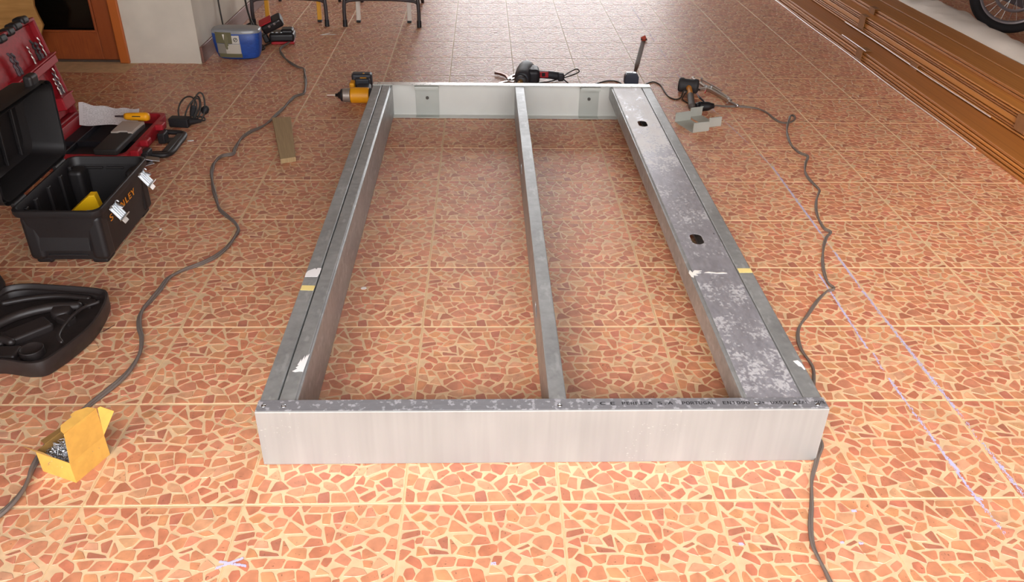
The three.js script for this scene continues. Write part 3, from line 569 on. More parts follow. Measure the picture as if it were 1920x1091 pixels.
{ // mallet
  const t = thing('mallet', 'black rubber mallet with an orange and grey handle, lying beside the right clamp', 'mallet');
  const head = lathe([[0, -0.048], [0.029, -0.048], [0.034, -0.043], [0.035, -0.03], [0.031, -0.02], [0.031, 0.02], [0.035, 0.03], [0.034, 0.043], [0.029, 0.048], [0, 0.048]], 26); head.rotateZ(Math.PI / 2);
  part('head', mv(head, 1.842, 0.0352, -2.728, 0, -0.35), std(0x2c2a2c, 0.7), t);
  part('handle', rod([1.84, 0.034, -2.715], [1.827, 0.024, -2.61], 0.0135, 0.0145), std(0xd28a32, 0.5), t, 'orange part of the handle');
  part('grip', join(rod([1.827, 0.024, -2.61], [1.806, 0.0165, -2.475], 0.0155, 0.016), mv(new THREE.SphereGeometry(0.016, 16, 10), 1.806, 0.0165, -2.475)), std(0x5b5450, 0.65), t, 'grey rubber grip');
}
{ // two short off-cuts of track
  const sec = sheetSection([[0, 0.042], [0, 0.001], [0.148, 0.001], [0.148, 0.042]], -0.0016, 0.003);
  const off = (lb, x, z, turn, len) => { const t = thing('track_offcut', lb, 'metal offcut', [x, 0, z], turn, 'track offcuts right of the frame'); part('channel', alongX(sec, 0, len), M.bracket, t); for (const z of [-0.003, -0.145]) part('lip', mv(rb(len, 0.003, 0.006, 0.001), len / 2, 0.042, z), M.bracket, t); return t; };
  off('short offcut of galvanised channel beside the frame, the nearer one of two, open side up', 1.744, -2.168, 0.34, 0.082);
  off('short offcut of galvanised channel lying behind another, nearest the black cable socket', 1.829, -2.235, 0.37, 0.066);
}
{ // cordless driver on its side
  const t = thing('cordless_drill', 'yellow and black cordless drill lying on its side at the far left frame corner', 'drill', [0, 0, 0]);
  const ax = (prof, mat, n, lb) => { const g = lathe(prof, 28); g.rotateZ(-Math.PI / 2); return part(n, mv(g, 0, 0.036, -2.535), mat, t, lb); };
  M.yellow = std(0xf0a412, 0.45);
  ax([[0, 0.1], [0.0022, 0.101], [0.0032, 0.106], [0.0034, 0.148], [0, 0.148]], std(0xd9cbbf, 0.35, { metalness: 0.3 }), 'bit', 'bright steel bit');
  ax([[0, 0.142], [0.007, 0.142], [0.008, 0.152], [0.014, 0.156], [0.017, 0.163], [0.026, 0.168], [0.029, 0.172], [0.029, 0.178], [0, 0.178]], M.black, 'chuck');
  ax([[0, 0.177], [0.03, 0.177], [0.0305, 0.182], [0.0315, 0.208], [0.032, 0.215], [0, 0.215]], std(0xa79d94, 0.42, { metalness: 0.5 }), 'gear_housing', 'grey gear housing');
  ax([[0, 0.213], [0.034, 0.213], [0.036, 0.217], [0.036, 0.295], [0.033, 0.3], [0, 0.3]], M.yellow, 'body', 'yellow body');
  ax([[0, 0.299], [0.031, 0.299], [0.033, 0.306], [0.031, 0.328], [0.024, 0.336], [0, 0.337]], std(0x2c2f35, 0.5), 'rear_cap');
  part('handle', join(mv(rb(0.07, 0.06, 0.08, 0.014, 4), 0.268, 0.036, -2.59, 0, 0.05)), std(0x34363c, 0.6), t);
  part('trim', mv(rb(0.024, 0.062, 0.06, 0.006), 0.212, 0.042, -2.625), M.yellow, t, 'yellow handle trim');
  part('battery', join(mv(rb(0.096, 0.1, 0.05, 0.012, 3), 0.252, 0.051, -2.672), mv(rb(0.07, 0.08, 0.03, 0.008), 0.258, 0.046, -2.636)), std(0x2a2c33, 0.5), t);
  part('battery_label', mv(rb(0.03, 0.003, 0.008, 0.001), 0.262, 0.087, -2.636), M.yellow, t); part('battery_button', mv(rb(0.008, 0.003, 0.008, 0.001), 0.262, 0.1015, -2.66), M.yellow, t);
  for (let i = 0; i < 3; i++) part('vent', mv(rb(0.01, 0.003, 0.004, 0.001), 0.25 + 0.015 * i, 0.0705, -2.545), M.black, t);
}
// wooden off-cut
single('wooden_board', (() => { const g = planSlab([[-0.028, 0.245], [0.031, 0.236], [0.044, -0.235], [-0.036, -0.242]], 0, 0.02, 0.002); return g; })(), std(0xffffff, 0.8, { map: woodTex([0.58, 0.48, 0.34], [0.74, 0.63, 0.46], 120, 12, 3) }), 'short weathered wooden board lying on the floor between the cable and the frame', 'board', [0.001, 0.0005, -2.045], 0.26);
{ // adapter with a coiled lead
  const t = thing('power_adapter', 'small black power adapter with coiled lead and plug, right of the red case', 'power adapter');
  part('body', mv(rb(0.085, 0.04, 0.045, 0.006), -0.475, 0.0205, -2.21, 0, -0.1), M.blackMat, t);
  part('neck', join(rod([-0.44, 0.02, -2.215], [-0.395, 0.014, -2.24], 0.017, 0.007)), M.blackMat, t);
  const loop = (cx, cz, rx, h, tilt, lean) => { const P = []; for (let i = 0; i < 14; i++) { const a = i / 14 * Math.PI * 2 - Math.PI / 2; P.push([cx + Math.cos(a) * rx * Math.cos(tilt) + Math.sin(a) * lean, 0.005 + h / 2 + Math.sin(a) * h / 2, cz + Math.cos(a) * rx * Math.sin(tilt) - Math.sin(a) * 0.02]); } return tube(P, 0.0036, 90, 7, true); };
  part('lead', join(loop(-0.455, -2.27, 0.042, 0.1, 0.2, 0.012), loop(-0.432, -2.262, 0.026, 0.095, -0.5, 0.02), loop(-0.422, -2.275, 0.03, 0.1, 0.6, 0.012), loop(-0.405, -2.28, 0.022, 0.115, -0.2, 0.006), tube([[-0.395, 0.014, -2.24], [-0.385, 0.01, -2.26], [-0.4, 0.012, -2.29], [-0.43, 0.02, -2.28]], 0.0036)), M.cord, t);
  part('tie', mv(rb(0.02, 0.05, 0.014, 0.005), -0.43, 0.05, -2.262, 0.1, 0.3, -0.35), M.blackMat, t);
  part('plug', join(mv(lathe([[0, -0.018], [0.013, -0.018], [0.017, -0.008], [0.015, 0.006], [0.008, 0.016], [0, 0.018]], 18), -0.385, 0.048, -2.29, 0.2, 0, -0.6)), M.blackMat, t);
  part('pin', join(rod([-0.397, 0.038, -2.283], [-0.412, 0.026, -2.28], 0.0024), rod([-0.388, 0.034, -2.279], [-0.398, 0.02, -2.276], 0.0024)), M.zinc, t);
}

// ------------------------------------------------------------------ black toolbox, open
{
  const t = thing('toolbox', 'large black plastic toolbox with open lid, metal latches and orange lettering', 'toolbox');
  const cx = -0.437, cz = -1.2, plas = phy(0x221e1f, 0.5, { map: grain });
  const R = (w, d, y, r = 0.03, n = 5) => rrect(w, d, r, y, cx, cz, n);
  part('body', loft([R(0.222, 0.37, 0.014), R(0.232, 0.385, 0.1), R(0.242, 0.402, 0.165), R(0.258, 0.424, 0.168), R(0.262, 0.43, 0.176), R(0.262, 0.43, 0.188), R(0.258, 0.426, 0.19), R(0.246, 0.41, 0.19), R(0.244, 0.408, 0.186), R(0.222, 0.37, 0.022)], true, true), plas, t);
  for (const [sx, sz] of [[1, 1], [-1, 1], [1, -1], [-1, -1]]) part('foot', mv(rb(0.05, 0.022, 0.06, 0.009, 3), cx + sx * 0.084, 0.0115, cz + sz * 0.156), plas, t);
  for (const [sx, sz] of [[1, 1], [-1, 1], [1, -1], [-1, -1]]) part('corner_post', mv(rb(0.05, 0.15, 0.06, 0.016, 3), cx + sx * 0.094, 0.09, cz + sz * 0.167), plas, t);
  for (const z of [-0.16, -0.085, 0.0, 0.09, 0.15]) part('rib', mv(rb(0.012, 0.15, 0.016, 0.004), cx - 0.111, 0.1, cz + z), plas, t); for (const x of [-0.05, 0.02]) part('rib', mv(rb(0.06, 0.008, 0.008, 0.003), cx + x, 0.155, cz - 0.196), plas, t);
  part('side_panel', join(mv(rb(0.15, 0.085, 0.004, 0.002), cx - 0.005, 0.09, cz + 0.1915, -0.1), mv(rb(0.12, 0.006, 0.006, 0.002), cx - 0.005, 0.03, cz + 0.187)), plas, t);
  // lid: a shallow tray, hinged along the left rim, standing up
  const L = (w, d, h, r = 0.035, off = 0) => rrect(w, d, r, h, 0, off, 5);
  const lidGeo = loft([L(0.262, 0.43, 0), L(0.262, 0.43, 0.02), L(0.254, 0.42, 0.024), L(0.244, 0.4, 0.1), L(0.2, 0.34, 0.12), L(0.19, 0.33, 0.115), L(0.228, 0.385, 0.096), L(0.24, 0.405, 0.02), L(0.244, 0.41, 0)].reverse(), false, false);
  const roof = loft([L(0.2, 0.34, 0.119), L(0.19, 0.33, 0.108)].reverse(), true, true);
  const lid = part('lid', mv(join(lidGeo, roof, [-0.12, -0.03, 0.06, 0.13].map((z) => mv(rb(0.2, 0.012, 0.01, 0.003), 0, 0.1, z)), mv(rb(0.05, 0.03, 0.34, 0.008), 0.09, 0.088, 0), [-0.15, 0.15].map((z) => mv(rb(0.05, 0.03, 0.05, 0.01), 0.135, 0.03, z))), 0, 0, 0), plas, t, 'open lid');
  lid.position.set(cx - 0.128, 0.192 + 0.134, cz); lid.rotation.set(0, 0, Math.PI / 2 - 0.05);
  for (const z of [-0.14, 0.14]) part('hinge', rod([cx - 0.133, 0.19, cz + z - 0.035], [cx - 0.133, 0.19, cz + z + 0.035], 0.007), plas, t);
  for (const z of [-1.315, -1.07]) {
    const g = new THREE.Group(); g.name = numbered('latch'); g.userData.label = 'bright metal latch hanging open'; g.position.set(-0.303, 0.172, z); g.rotation.set(0, 0, -0.95); g.scale.setScalar(0.92); t.add(g);
    part('plate', join(mv(rb(0.05, 0.003, 0.052, 0.001), 0.028, 0.0, 0), [-0.018, -0.006, 0.006, 0.018].map((k) => mv(rb(0.046, 0.005, 0.006, 0.002), 0.028, 0.003, k))), M.zinc, g);
    part('grip', join(mv(rb(0.004, 0.016, 0.056, 0.0015), 0.054, 0.004, 0), mv(rb(0.02, 0.003, 0.03, 0.001), 0.062, -0.004, 0)), M.chrome, g);
    part('hook', join([-0.021, 0.021].map((k) => tube([[0.006, 0.002, k], [0.0, 0.008, k], [0.001, 0.014, k], [0.007, 0.015, k]], 0.0024, 16)), mv(rb(0.022, 0.004, 0.012, 0.001), 0.02, 0.012, -0.014, 0, 0, 0.5)), M.zinc, g);
  }
  const tx = lettering(512, 128, (k, w, h) => { k.fillStyle = '#e08a16'; k.font = 'bold 118px sans-serif'; k.textBaseline = 'middle'; const m = k.measureText('STANLEY').width; k.save(); k.translate(4, h / 2 + 4); k.scale((w - 8) / m, 1); k.fillText('STANLEY', 0, 0); k.restore(); });
  const g = new THREE.PlaneGeometry(0.215, 0.03); g.rotateY(Math.PI / 2); g.rotateZ(0.06);
  part('lettering', mv(g, -0.3166, 0.127, -1.172), std(0xffffff, 0.6, { map: tx, transparent: true }), t, 'orange brand lettering on the side');
}
{ // yellow box leaning inside the toolbox
  const t = thing('yellow_box', 'flat yellow box with a grey label leaning inside the black toolbox', 'box', [-0.425, 0.024, -1.165], 0.12);
  part('shell', slab([[-0.075, 0.05], [-0.07, 0.07], [0.022, 0.147], [0.04, 0.147], [0.052, 0.08], [0.04, 0.0], [-0.05, 0.0]], 0.034, 0.003), std(0xe8b400, 0.5), t);
  part('label', mv(slab([[-0.03, 0.06], [0.008, 0.1], [0.02, 0.1], [0.024, 0.055]], 0.001), 0, 0, 0.0338), std(0xa9a5aa, 0.7), t);
}

// ------------------------------------------------------------------ moulded black tool case, open
{
  const t = thing('tool_case', 'open black moulded plastic tool case with empty tool recesses, lying nearest the cardboard box', 'tool case');
  const plas = phy(0x2f2827, 0.45, { map: grain });
  const O = [[-0.53, -0.79], [-0.49, -0.812], [-0.393, -0.806], [-0.26, -0.786], [-0.234, -0.774], [-0.217, -0.74], [-0.205, -0.66], [-0.206, -0.591], [-0.22, -0.532], [-0.24, -0.476], [-0.262, -0.436], [-0.29, -0.429], [-0.369, -0.445], [-0.5, -0.448], [-0.535, -0.48]];
  const C = [-0.37, -0.62], sc = (k, y) => { const c = new THREE.CatmullRomCurve3(O.map(([x, z]) => V(C[0] + (x - C[0]) * k, y, C[1] + (z - C[1]) * k)), true, 'centripetal'); return c.getPoints(70).slice(0, 70).map((p) => [p.x, y, p.z]); };
  part('tray', loft([sc(0.97, 0.002), sc(0.99, 0.008), sc(1, 0.045), sc(0.995, 0.049), sc(0.965, 0.05), sc(0.95, 0.046), sc(0.94, 0.038), sc(0.9, 0.037), sc(0.88, 0.022), sc(0.4, 0.021)].reverse(), true, true), plas, t);
  part('recess', join(
    tube([[-0.5, 0.036, -0.575], [-0.47, 0.037, -0.61], [-0.43, 0.038, -0.66], [-0.36, 0.038, -0.7], [-0.29, 0.037, -0.71]], 0.013, 40, 10),
    tube([[-0.5, 0.034, -0.73], [-0.43, 0.035, -0.755], [-0.36, 0.035, -0.765], [-0.28, 0.034, -0.755]], 0.008, 30, 10),
    mv(lathe([[0, 0.026], [0.022, 0.026], [0.028, 0.018], [0.03, 0]], 24), -0.325, 0.02, -0.69),
    mv(lathe([[0.03, 0], [0.03, 0.018], [0.026, 0.02], [0.022, 0.012], [0, 0.011]], 26), -0.322, 0.022, -0.505),
    mv(rb(0.06, 0.026, 0.11, 0.008, 3), -0.375, 0.028, -0.6, 0, -0.75),
    mv(rb(0.075, 0.02, 0.05, 0.008, 3), -0.39, 0.028, -0.5), mv(rb(0.05, 0.022, 0.03, 0.006), -0.3, 0.028, -0.655, 0, -0.5), mv(rb(0.09, 0.022, 0.06, 0.01, 3), -0.46, 0.028, -0.55, 0, 0.3),
    tube([[-0.46, 0.032, -0.49], [-0.452, 0.036, -0.53], [-0.42, 0.037, -0.55], [-0.39, 0.036, -0.54]], 0.011, 24, 10), mv(rb(0.045, 0.018, 0.03, 0.005), -0.28, 0.028, -0.74, 0, -0.3)), plas, t);
  part('handle', tube([[-0.232, 0.05, -0.71], [-0.262, 0.05, -0.68], [-0.275, 0.05, -0.61], [-0.268, 0.05, -0.545], [-0.25, 0.05, -0.52]], 0.005, 40, 10), plas, t, 'carrying handle in the rim');
  part('lid', mv(join(mv(rb(0.05, 0.32, 0.37, 0.03, 4), 0, 0.15, 0), mv(rb(0.03, 0.26, 0.28, 0.025, 4), 0.022, 0.15, 0)), -0.545, 0.04, -0.635, 0, 0, 0.3), plas, t, 'lid standing open along the left edge');
  part('latch', join([-0.56, -0.6].map((z) => mv(rb(0.012, 0.02, 0.03, 0.004), -0.215, 0.03, z - 0.05))), plas, t);
}

// ------------------------------------------------------------------ cardboard box of screws
{
  const card = std(0xdba94f, 0.82, { map: groutTex }), inner = std(0xa98246, 0.85, { map: groutTex });
  const t = thing('cardboard_box', 'small open yellow cardboard box full of screws, standing on the tiles', 'cardboard box', [-0.04, 0, -0.069], -0.402);
  // local: x towards -e1 ... width along -x, length along -z
  const W = 0.093, L = 0.095, Hh = 0.056, k = 0.0012;
  part('front_panel', join(mv(bx(W, Hh, k), -W / 2, Hh / 2, 0)), card, t);
  part('side_panel', join(mv(bx(k, Hh, L), 0, Hh / 2, -L / 2)), card, t);
  part('side_panel', join(mv(bx(k, Hh, L), -W, Hh / 2, -L / 2)), inner, t);
  part('back_panel', join(mv(bx(W, Hh, k), -W / 2, Hh / 2, -L)), card, t);
  part('bottom', mv(bx(W, k, L), -W / 2, 0.0012, -L / 2), card, t);
  const lid = part('lid', mv(slab([[0, 0], [L, 0], [L - 0.005, 0.082], [0.004, 0.08]], k), 0, 0, 0), card, t, 'raised lid');
  lid.position.set(0.0005, Hh, 0); lid.rotation.set(0, Math.PI / 2, 0); lid.rotation.order = 'YXZ'; lid.rotation.x = 0.09;
  const tk = part('tuck_flap', slab([[0.004, 0], [L - 0.004, 0], [L - 0.012, 0.016], [L - 0.035, 0.026], [L * 0.5, 0.026], [L * 0.48, 0.02], [0.016, 0.02], [0.006, 0.01]], k), card, lid); tk.position.set(0, 0.08, 0); tk.rotation.x = -1.35;
  const ear = part('dust_flap', slab([[0, 0], [0.03, 0.058], [0.006, 0.082], [0, 0.08]], k), card, lid); ear.position.set(L - 0.001, 0, 0); ear.rotation.y = -0.55;
  const f1 = part('dust_flap', slab([[0, 0], [W, 0], [W - 0.008, 0.02], [0.02, 0.03], [0.004, 0.012]], k), inner, t); f1.position.set(-W, Hh, 0); f1.rotation.set(0.35, 0, 0);
  f1.geometry = slab([[0, 0], [W * 0.55, 0], [W * 0.3, 0.012], [-0.03, 0.006]], k);
  const f2 = part('dust_flap', slab([[0, 0], [L * 0.7, 0], [L * 0.62, 0.02], [0.012, 0.03]], k), inner, t); f2.position.set(-W, Hh, -L * 0.25); f2.rotation.order = 'YXZ'; f2.rotation.set(-1.9, Math.PI / 2, 0);
  // the screws, a heap nobody could count
  const g = [], one = join(mv(new THREE.CylinderGeometry(0.0011, 0.0003, 0.012, 6), 0, -0.006, 0), mv(new THREE.CylinderGeometry(0.0028, 0.0012, 0.0022, 8), 0, 0.001, 0));
  for (let i = 0; i < 520; i++) { const u = rr(0.05, 0.95), v = rr(0.05, 0.95), h = 0.034 + 0.014 * Math.sin(u * 3) * Math.sin(v * 3) + rr(-0.004, 0.004); g.push(mv(one.clone(), -W * u, h, -L * v, rnd() * 6, rnd() * 6, rnd() * 6)); }
  g.push(mv(bx(W - 0.004, 0.026, L - 0.004), -W / 2, 0.0145, -L / 2));
  const sp = single('screw_heap', join(g), std(0xd8dade, 0.28, { metalness: 1 }), 'heap of small bright steel screws filling the open cardboard box', 'screws', [-0.04, 0, -0.069], -0.402);
  sp.userData.kind = 'stuff';
}

// ------------------------------------------------------------------ red tool case, open, and what lies in it
{
  const red = phy(0xb01a28, 0.48, { map: grain }), dk = std(0x15131c, 0.6), redD = phy(0x9c1522, 0.5, { map: grain });
  const t = thing('red_tool_case', 'open red plastic tool case with drill bits clipped into its upright lid', 'tool case');
  const X0 = -0.885, X1 = -0.515, Z0 = -2.195, Z1 = -1.715, cx = (X0 + X1) / 2, cz = (Z0 + Z1) / 2, w = X1 - X0, d = Z1 - Z0;
  const R = (a, b, y, r = 0.03) => rrect(w - a, d - b, r, y, cx, cz, 5);
  part('base', loft([R(0.03, 0.03, 0.002), R(0.008, 0.008, 0.012), R(0, 0, 0.06), R(0.002, 0.002, 0.066), R(0.03, 0.03, 0.066), R(0.034, 0.034, 0.062), R(0.05, 0.05, 0.022)], true, false), red, t);
  part('tray', join(mv(rb(w - 0.045, 0.012, d - 0.045, 0.006), cx, 0.022, cz), [-0.08, 0.06].map((k) => mv(rb(0.006, 0.026, d - 0.06, 0.002), cx + k, 0.036, cz)), mv(rb(w - 0.06, 0.026, 0.006, 0.002), cx, 0.036, cz + 0.05)), dk, t, 'dark inner tray');
  for (const z of [-2.06, -1.885, -1.78]) part('rim_clip', mv(rb(0.034, 0.026, 0.045, 0.006), X1 + 0.012, 0.056, z), red, t);
  const blk = std(0x201e20, 0.5);
  for (const z of [-2.02, -1.83]) part('latch', join(mv(rb(0.03, 0.044, 0.05, 0.006), X1 + 0.03, 0.024, z), mv(rb(0.05, 0.008, 0.044, 0.003), X1 + 0.05, 0.01, z)), blk, t);
  part('handle', join(tube([[-0.5, 0.02, -2.09], [-0.44, 0.016, -2.09], [-0.418, 0.014, -2.08], [-0.41, 0.013, -1.98], [-0.413, 0.013, -1.87], [-0.43, 0.014, -1.85], [-0.5, 0.02, -1.845]], 0.0105, 60, 10), mv(rb(0.03, 0.02, 0.2, 0.006), -0.43, 0.013, -1.97), mv(rb(0.06, 0.012, 0.02, 0.004), -0.455, 0.012, -1.88)), blk, t, 'black carrying handle folded out');
  part('latch_plate', mv(rb(0.06, 0.002, 0.03, 0.0008), -0.47, 0.012, -1.76, 0, 0.6, 0.1), M.zinc, t, 'metal latch plate'); part('latch_plate', mv(rb(0.05, 0.002, 0.024, 0.0008), -0.455, 0.02, -1.8, 0.3, 0.3, -0.3), M.zinc, t, 'metal latch plate');
  // the lid stands on the left edge, leaning back 11 degrees
  const lid = new THREE.Group(); lid.name = numbered('lid'); lid.position.set(-0.895, 0.06, cz); lid.rotation.set(0, 0, 11 * D); t.add(lid);
  const zz = (z) => z - cz; // lid coordinates: y up the lid, z along it, +x out of its inner face
  part('shell', join(mv(rb(0.014, 0.4, d, 0.006), -0.034, 0.2, 0), [[0.398, 'h'], [0.004, 'h']].map(([y]) => mv(rb(0.045, 0.014, d, 0.005), -0.014, y, 0)), [-1, 1].map((s) => mv(rb(0.045, 0.4, 0.014, 0.005), -0.014, 0.2, s * (d / 2 - 0.007)))), redD, lid);
  part('insert', join(mv(rb(0.012, 0.37, d - 0.03, 0.004), -0.022, 0.2, 0), mv(rb(0.05, 0.006, 0.34, 0.002), 0.002, 0.246, zz(-2.035), 0.06), mv(rb(0.05, 0.03, 0.28, 0.004), -0.002, 0.226, zz(-2.06), 0.06), mv(rb(0.05, 0.006, 0.1, 0.002), 0.002, 0.094, zz(-2.145)), mv(rb(0.045, 0.05, 0.09, 0.005), -0.002, 0.068, zz(-2.145))), red, lid);
  const bit = (y0, y1, z, r, mat, n = 'drill_bit') => { const P = []; for (let i = 0; i <= 24; i++) { const k = i / 24; P.push([Math.cos(k * 22) * r * 0.35, y0 + (y1 - y0) * k, Math.sin(k * 22) * r * 0.35]); } const m = part(n, join(rod([0, y0 - 0.0, 0], [0, y0 + (y1 - y0) * 0.3, 0], r), new THREE.TubeGeometry(curve(P), 48, r * 0.8, 6)), mat, lid); m.position.set(0.002, 0, zz(z)); m.rotation.x = 0.05; return m; };
  const steelDark = std(0x5d5257, 0.45, { metalness: 0.6 });
  bit(0.246, 0.335, -1.943, 0.006, steelDark); bit(0.246, 0.328, -1.965, 0.0065, steelDark); bit(0.25, 0.322, -2.082, 0.004, M.chrome); bit(0.25, 0.335, -2.125, 0.0055, M.dark); bit(0.25, 0.32, -2.15, 0.0065, steelDark); bit(0.246, 0.332, -2.18, 0.0036, M.chrome);
  bit(0.098, 0.205, -2.178, 0.0038, M.chrome); bit(0.098, 0.19, -2.163, 0.0045, steelDark); bit(0.098, 0.17, -2.148, 0.004, M.chrome);
  part('lid_latch', join([[0.405, -2.125, 0.05], [0.398, -2.06, 0.055], [0.392, -2.0, 0.05], [0.384, -1.93, 0.055]].map(([y, z, l]) => mv(rb(0.05, 0.03, l, 0.012, 3), -0.01, y + 0.004, zz(z)))), blk, lid, 'black latches along the lid edge');

  const pt = tex(256, 128, (u, v) => { const row = v * 13 % 1, k = row > 0.35 && row < 0.7 && vnoise(u, Math.floor(v * 13) / 13, 90, 13, 140) > 0.45 && u > 0.08 && u < 0.9 ? 0.8 : 0.93; return [k, k, k * 1.02]; });
  const pg = new THREE.PlaneGeometry(1, 1, 24, 10), pp = pg.attributes.position;
  for (let i = 0; i < pp.count; i++) { const u = pp.getX(i) + 0.5, v = pp.getY(i) + 0.5; const x = mix(mix(-0.815, -0.58, u), mix(-0.862, -0.615, u), v), z = mix(-2.03, -2.165, v) + 0.008 * Math.sin(u * 9), y = 0.07 + v * mix(0.042, 0.018, u) * 1.05 + 0.006 * Math.sin(u * 7 + 1) * v + (v > 0.95 ? 0.003 * Math.sin(u * 19) : 0); pp.setXYZ(i, x, y, z); }
  pg.computeVertexNormals();
  const back = pg.clone(); back.translate(0, -0.0006, 0.0002); back.index.array.reverse(); back.computeVertexNormals();
  single('paper_sheet', join(pg, back), std(0xffffff, 0.85, { map: pt }), 'creased white printed sheet of paper lying in the open red tool case', 'paper');
  const dv = thing('measuring_device', 'grey and black handheld device lying in the open red tool case before the paper', 'device', [-0.588, 0.066, -1.862], -0.03);
  part('body', mv(rb(0.09, 0.026, 0.29, 0.008, 3), 0, 0.0135, 0.0, 0.02), std(0x2a2828, 0.6), dv);
  part('cover', join(mv(slab([[-0.04, -0.06], [-0.015, -0.06], [-0.008, -0.05], [0.02, -0.05], [0.026, -0.06], [0.043, -0.06], [0.045, 0.06], [-0.043, 0.06]], 0.02, 0.003).rotateX(-Math.PI / 2), 0, 0.016, -0.078)), std(0xb3a79d, 0.6), dv, 'pale grey cover');
  const te = thing('screwdriver', 'short yellow handled screwdriver resting on the paper in the red tool case', 'screwdriver', [-0.59, 0.107, -2.03], -0.02);
  const hl = (p, mat, n) => { const g = lathe(p, 20); g.rotateZ(-Math.PI / 2); return part(n, g, mat, te); };
  hl([[0, -0.035], [0.012, -0.035], [0.0145, -0.025], [0.0165, 0.02], [0.018, 0.05], [0.014, 0.062], [0, 0.064]], M.yellow, 'handle');
  hl([[0, -0.075], [0.0036, -0.074], [0.004, -0.05], [0.006, -0.036], [0, -0.034]], steelDark, 'shaft');
  part('lettering_band', mv(rb(0.034, 0.003, 0.006, 0.001), 0.018, 0.006, 0.0158), M.dark, te);
  
}

// ------------------------------------------------------------------ blue box, chargers, wall cables
{
  const t = thing('blue_case', 'blue plastic box with grey lid, pale centre panel and latch against the white wall', 'box', [-0.482, 0.001, -3.272], 0.0);
  const blue = phy(0x2450a8, 0.45, { map: grain }), grey = phy(0x8d887c, 0.42), olive = phy(0x6e6a4e, 0.42);
  const ring = (s, y, dz = 0) => { const o = [], n = 44; for (let i = 0; i < n; i++) { const a = i / n * Math.PI * 2, c = Math.cos(a), q = Math.sin(a), e = 0.42, x = Math.sign(c) * Math.abs(c) ** e * 0.126, z = Math.sign(q) * Math.abs(q) ** e * 0.05 + (q > 0 ? 0.022 * Math.cos(Math.min(1.57, Math.abs(x) / 0.126 * 1.4)) : 0); o.push([x * s, y, z * s + dz]); } return o.reverse(); };
  part('body', loft([ring(0.7, 0.0), ring(0.84, 0.008), ring(0.93, 0.04), ring(0.985, 0.09), ring(1.0, 0.135), ring(0.98, 0.138)], true, true), blue, t);
  part('lid', loft([ring(1.005, 0.137), ring(1.01, 0.142), ring(1.0, 0.149), ring(0.96, 0.155), ring(0.85, 0.159), ring(0.4, 0.161)], true, true), phy(0x8b8d90, 0.35, { clearcoat: 0.4 }), t, 'dusty grey lid');
  const strip = (x0, x1, y0, y1, grow) => { const rows = []; for (let j = 0; j <= 8; j++) { const y = y0 + (y1 - y0) * j / 8, s = y < 0.04 ? 0.84 + (y - 0.008) / 0.032 * 0.09 : y < 0.09 ? 0.93 + (y - 0.04) * 1.1 : 0.985 + (y - 0.09) * 0.33, row = []; for (let i = 0; i <= 10; i++) { const x = x0 + (x1 - x0) * i / 10, z = 0.05 * (1 - (Math.abs(x) / 0.126) ** 4.8) ** 0.21 * s + 0.022 * Math.cos(Math.abs(x) / 0.126 * 1.4) * s; row.push([x, y, z + grow]); } rows.push([...row, ...row.map((p) => [p[0], p[1], p[2] - 0.006]).reverse()]); } return loft(rows, true, true); };
  part('centre_panel', strip(-0.092, 0.03, 0.012, 0.034, 0.003), olive, t, 'dull olive lower strip');
  part('centre_panel', strip(-0.096, -0.05, 0.034, 0.086, 0.003), grey, t, 'grey left part of the lower panel');
  part('centre_panel', strip(-0.05, 0.028, 0.034, 0.086, 0.0031), std(0xc2bbae, 0.5), t, 'pale lower panel');
  part('centre_panel', strip(-0.099, -0.012, 0.088, 0.146, 0.003), olive, t, 'olive upper panel');
  part('badge', strip(-0.011, 0.027, 0.088, 0.13, 0.0035), std(0xcfc9bd, 0.5), t, 'white badge square with a ring mark');
  part('badge_mark', join(mv(new THREE.TorusGeometry(0.0095, 0.0016, 8, 24), 0.008, 0.109, 0.0765, -0.1), mv(rb(0.016, 0.0028, 0.002, 0.0008), 0.008, 0.109, 0.0765, 0, 0, 0.8)), std(0x4a4a4a, 0.6), t);
  part('latch', join(mv(slab([[-0.017, 0.044], [0.017, 0.044], [0.008, -0.02], [0.003, -0.038], [-0.004, -0.038], [-0.009, -0.02]], 0.012, 0.003), -0.042, 0.096, 0.066, -0.06)), olive, t, 'triangular olive latch');
  part('latch_glint', join(mv(slab([[-0.006, 0.02], [0.004, 0.02], [-0.001, -0.01]], 0.004, 0.001), -0.05, 0.118, 0.079), mv(rb(0.004, 0.022, 0.004, 0.001), -0.032, 0.066, 0.0785, 0, 0, 0.1)), std(0xe9e4da, 0.4), t);  // pale slivers painted in as the white glint on the latch
}
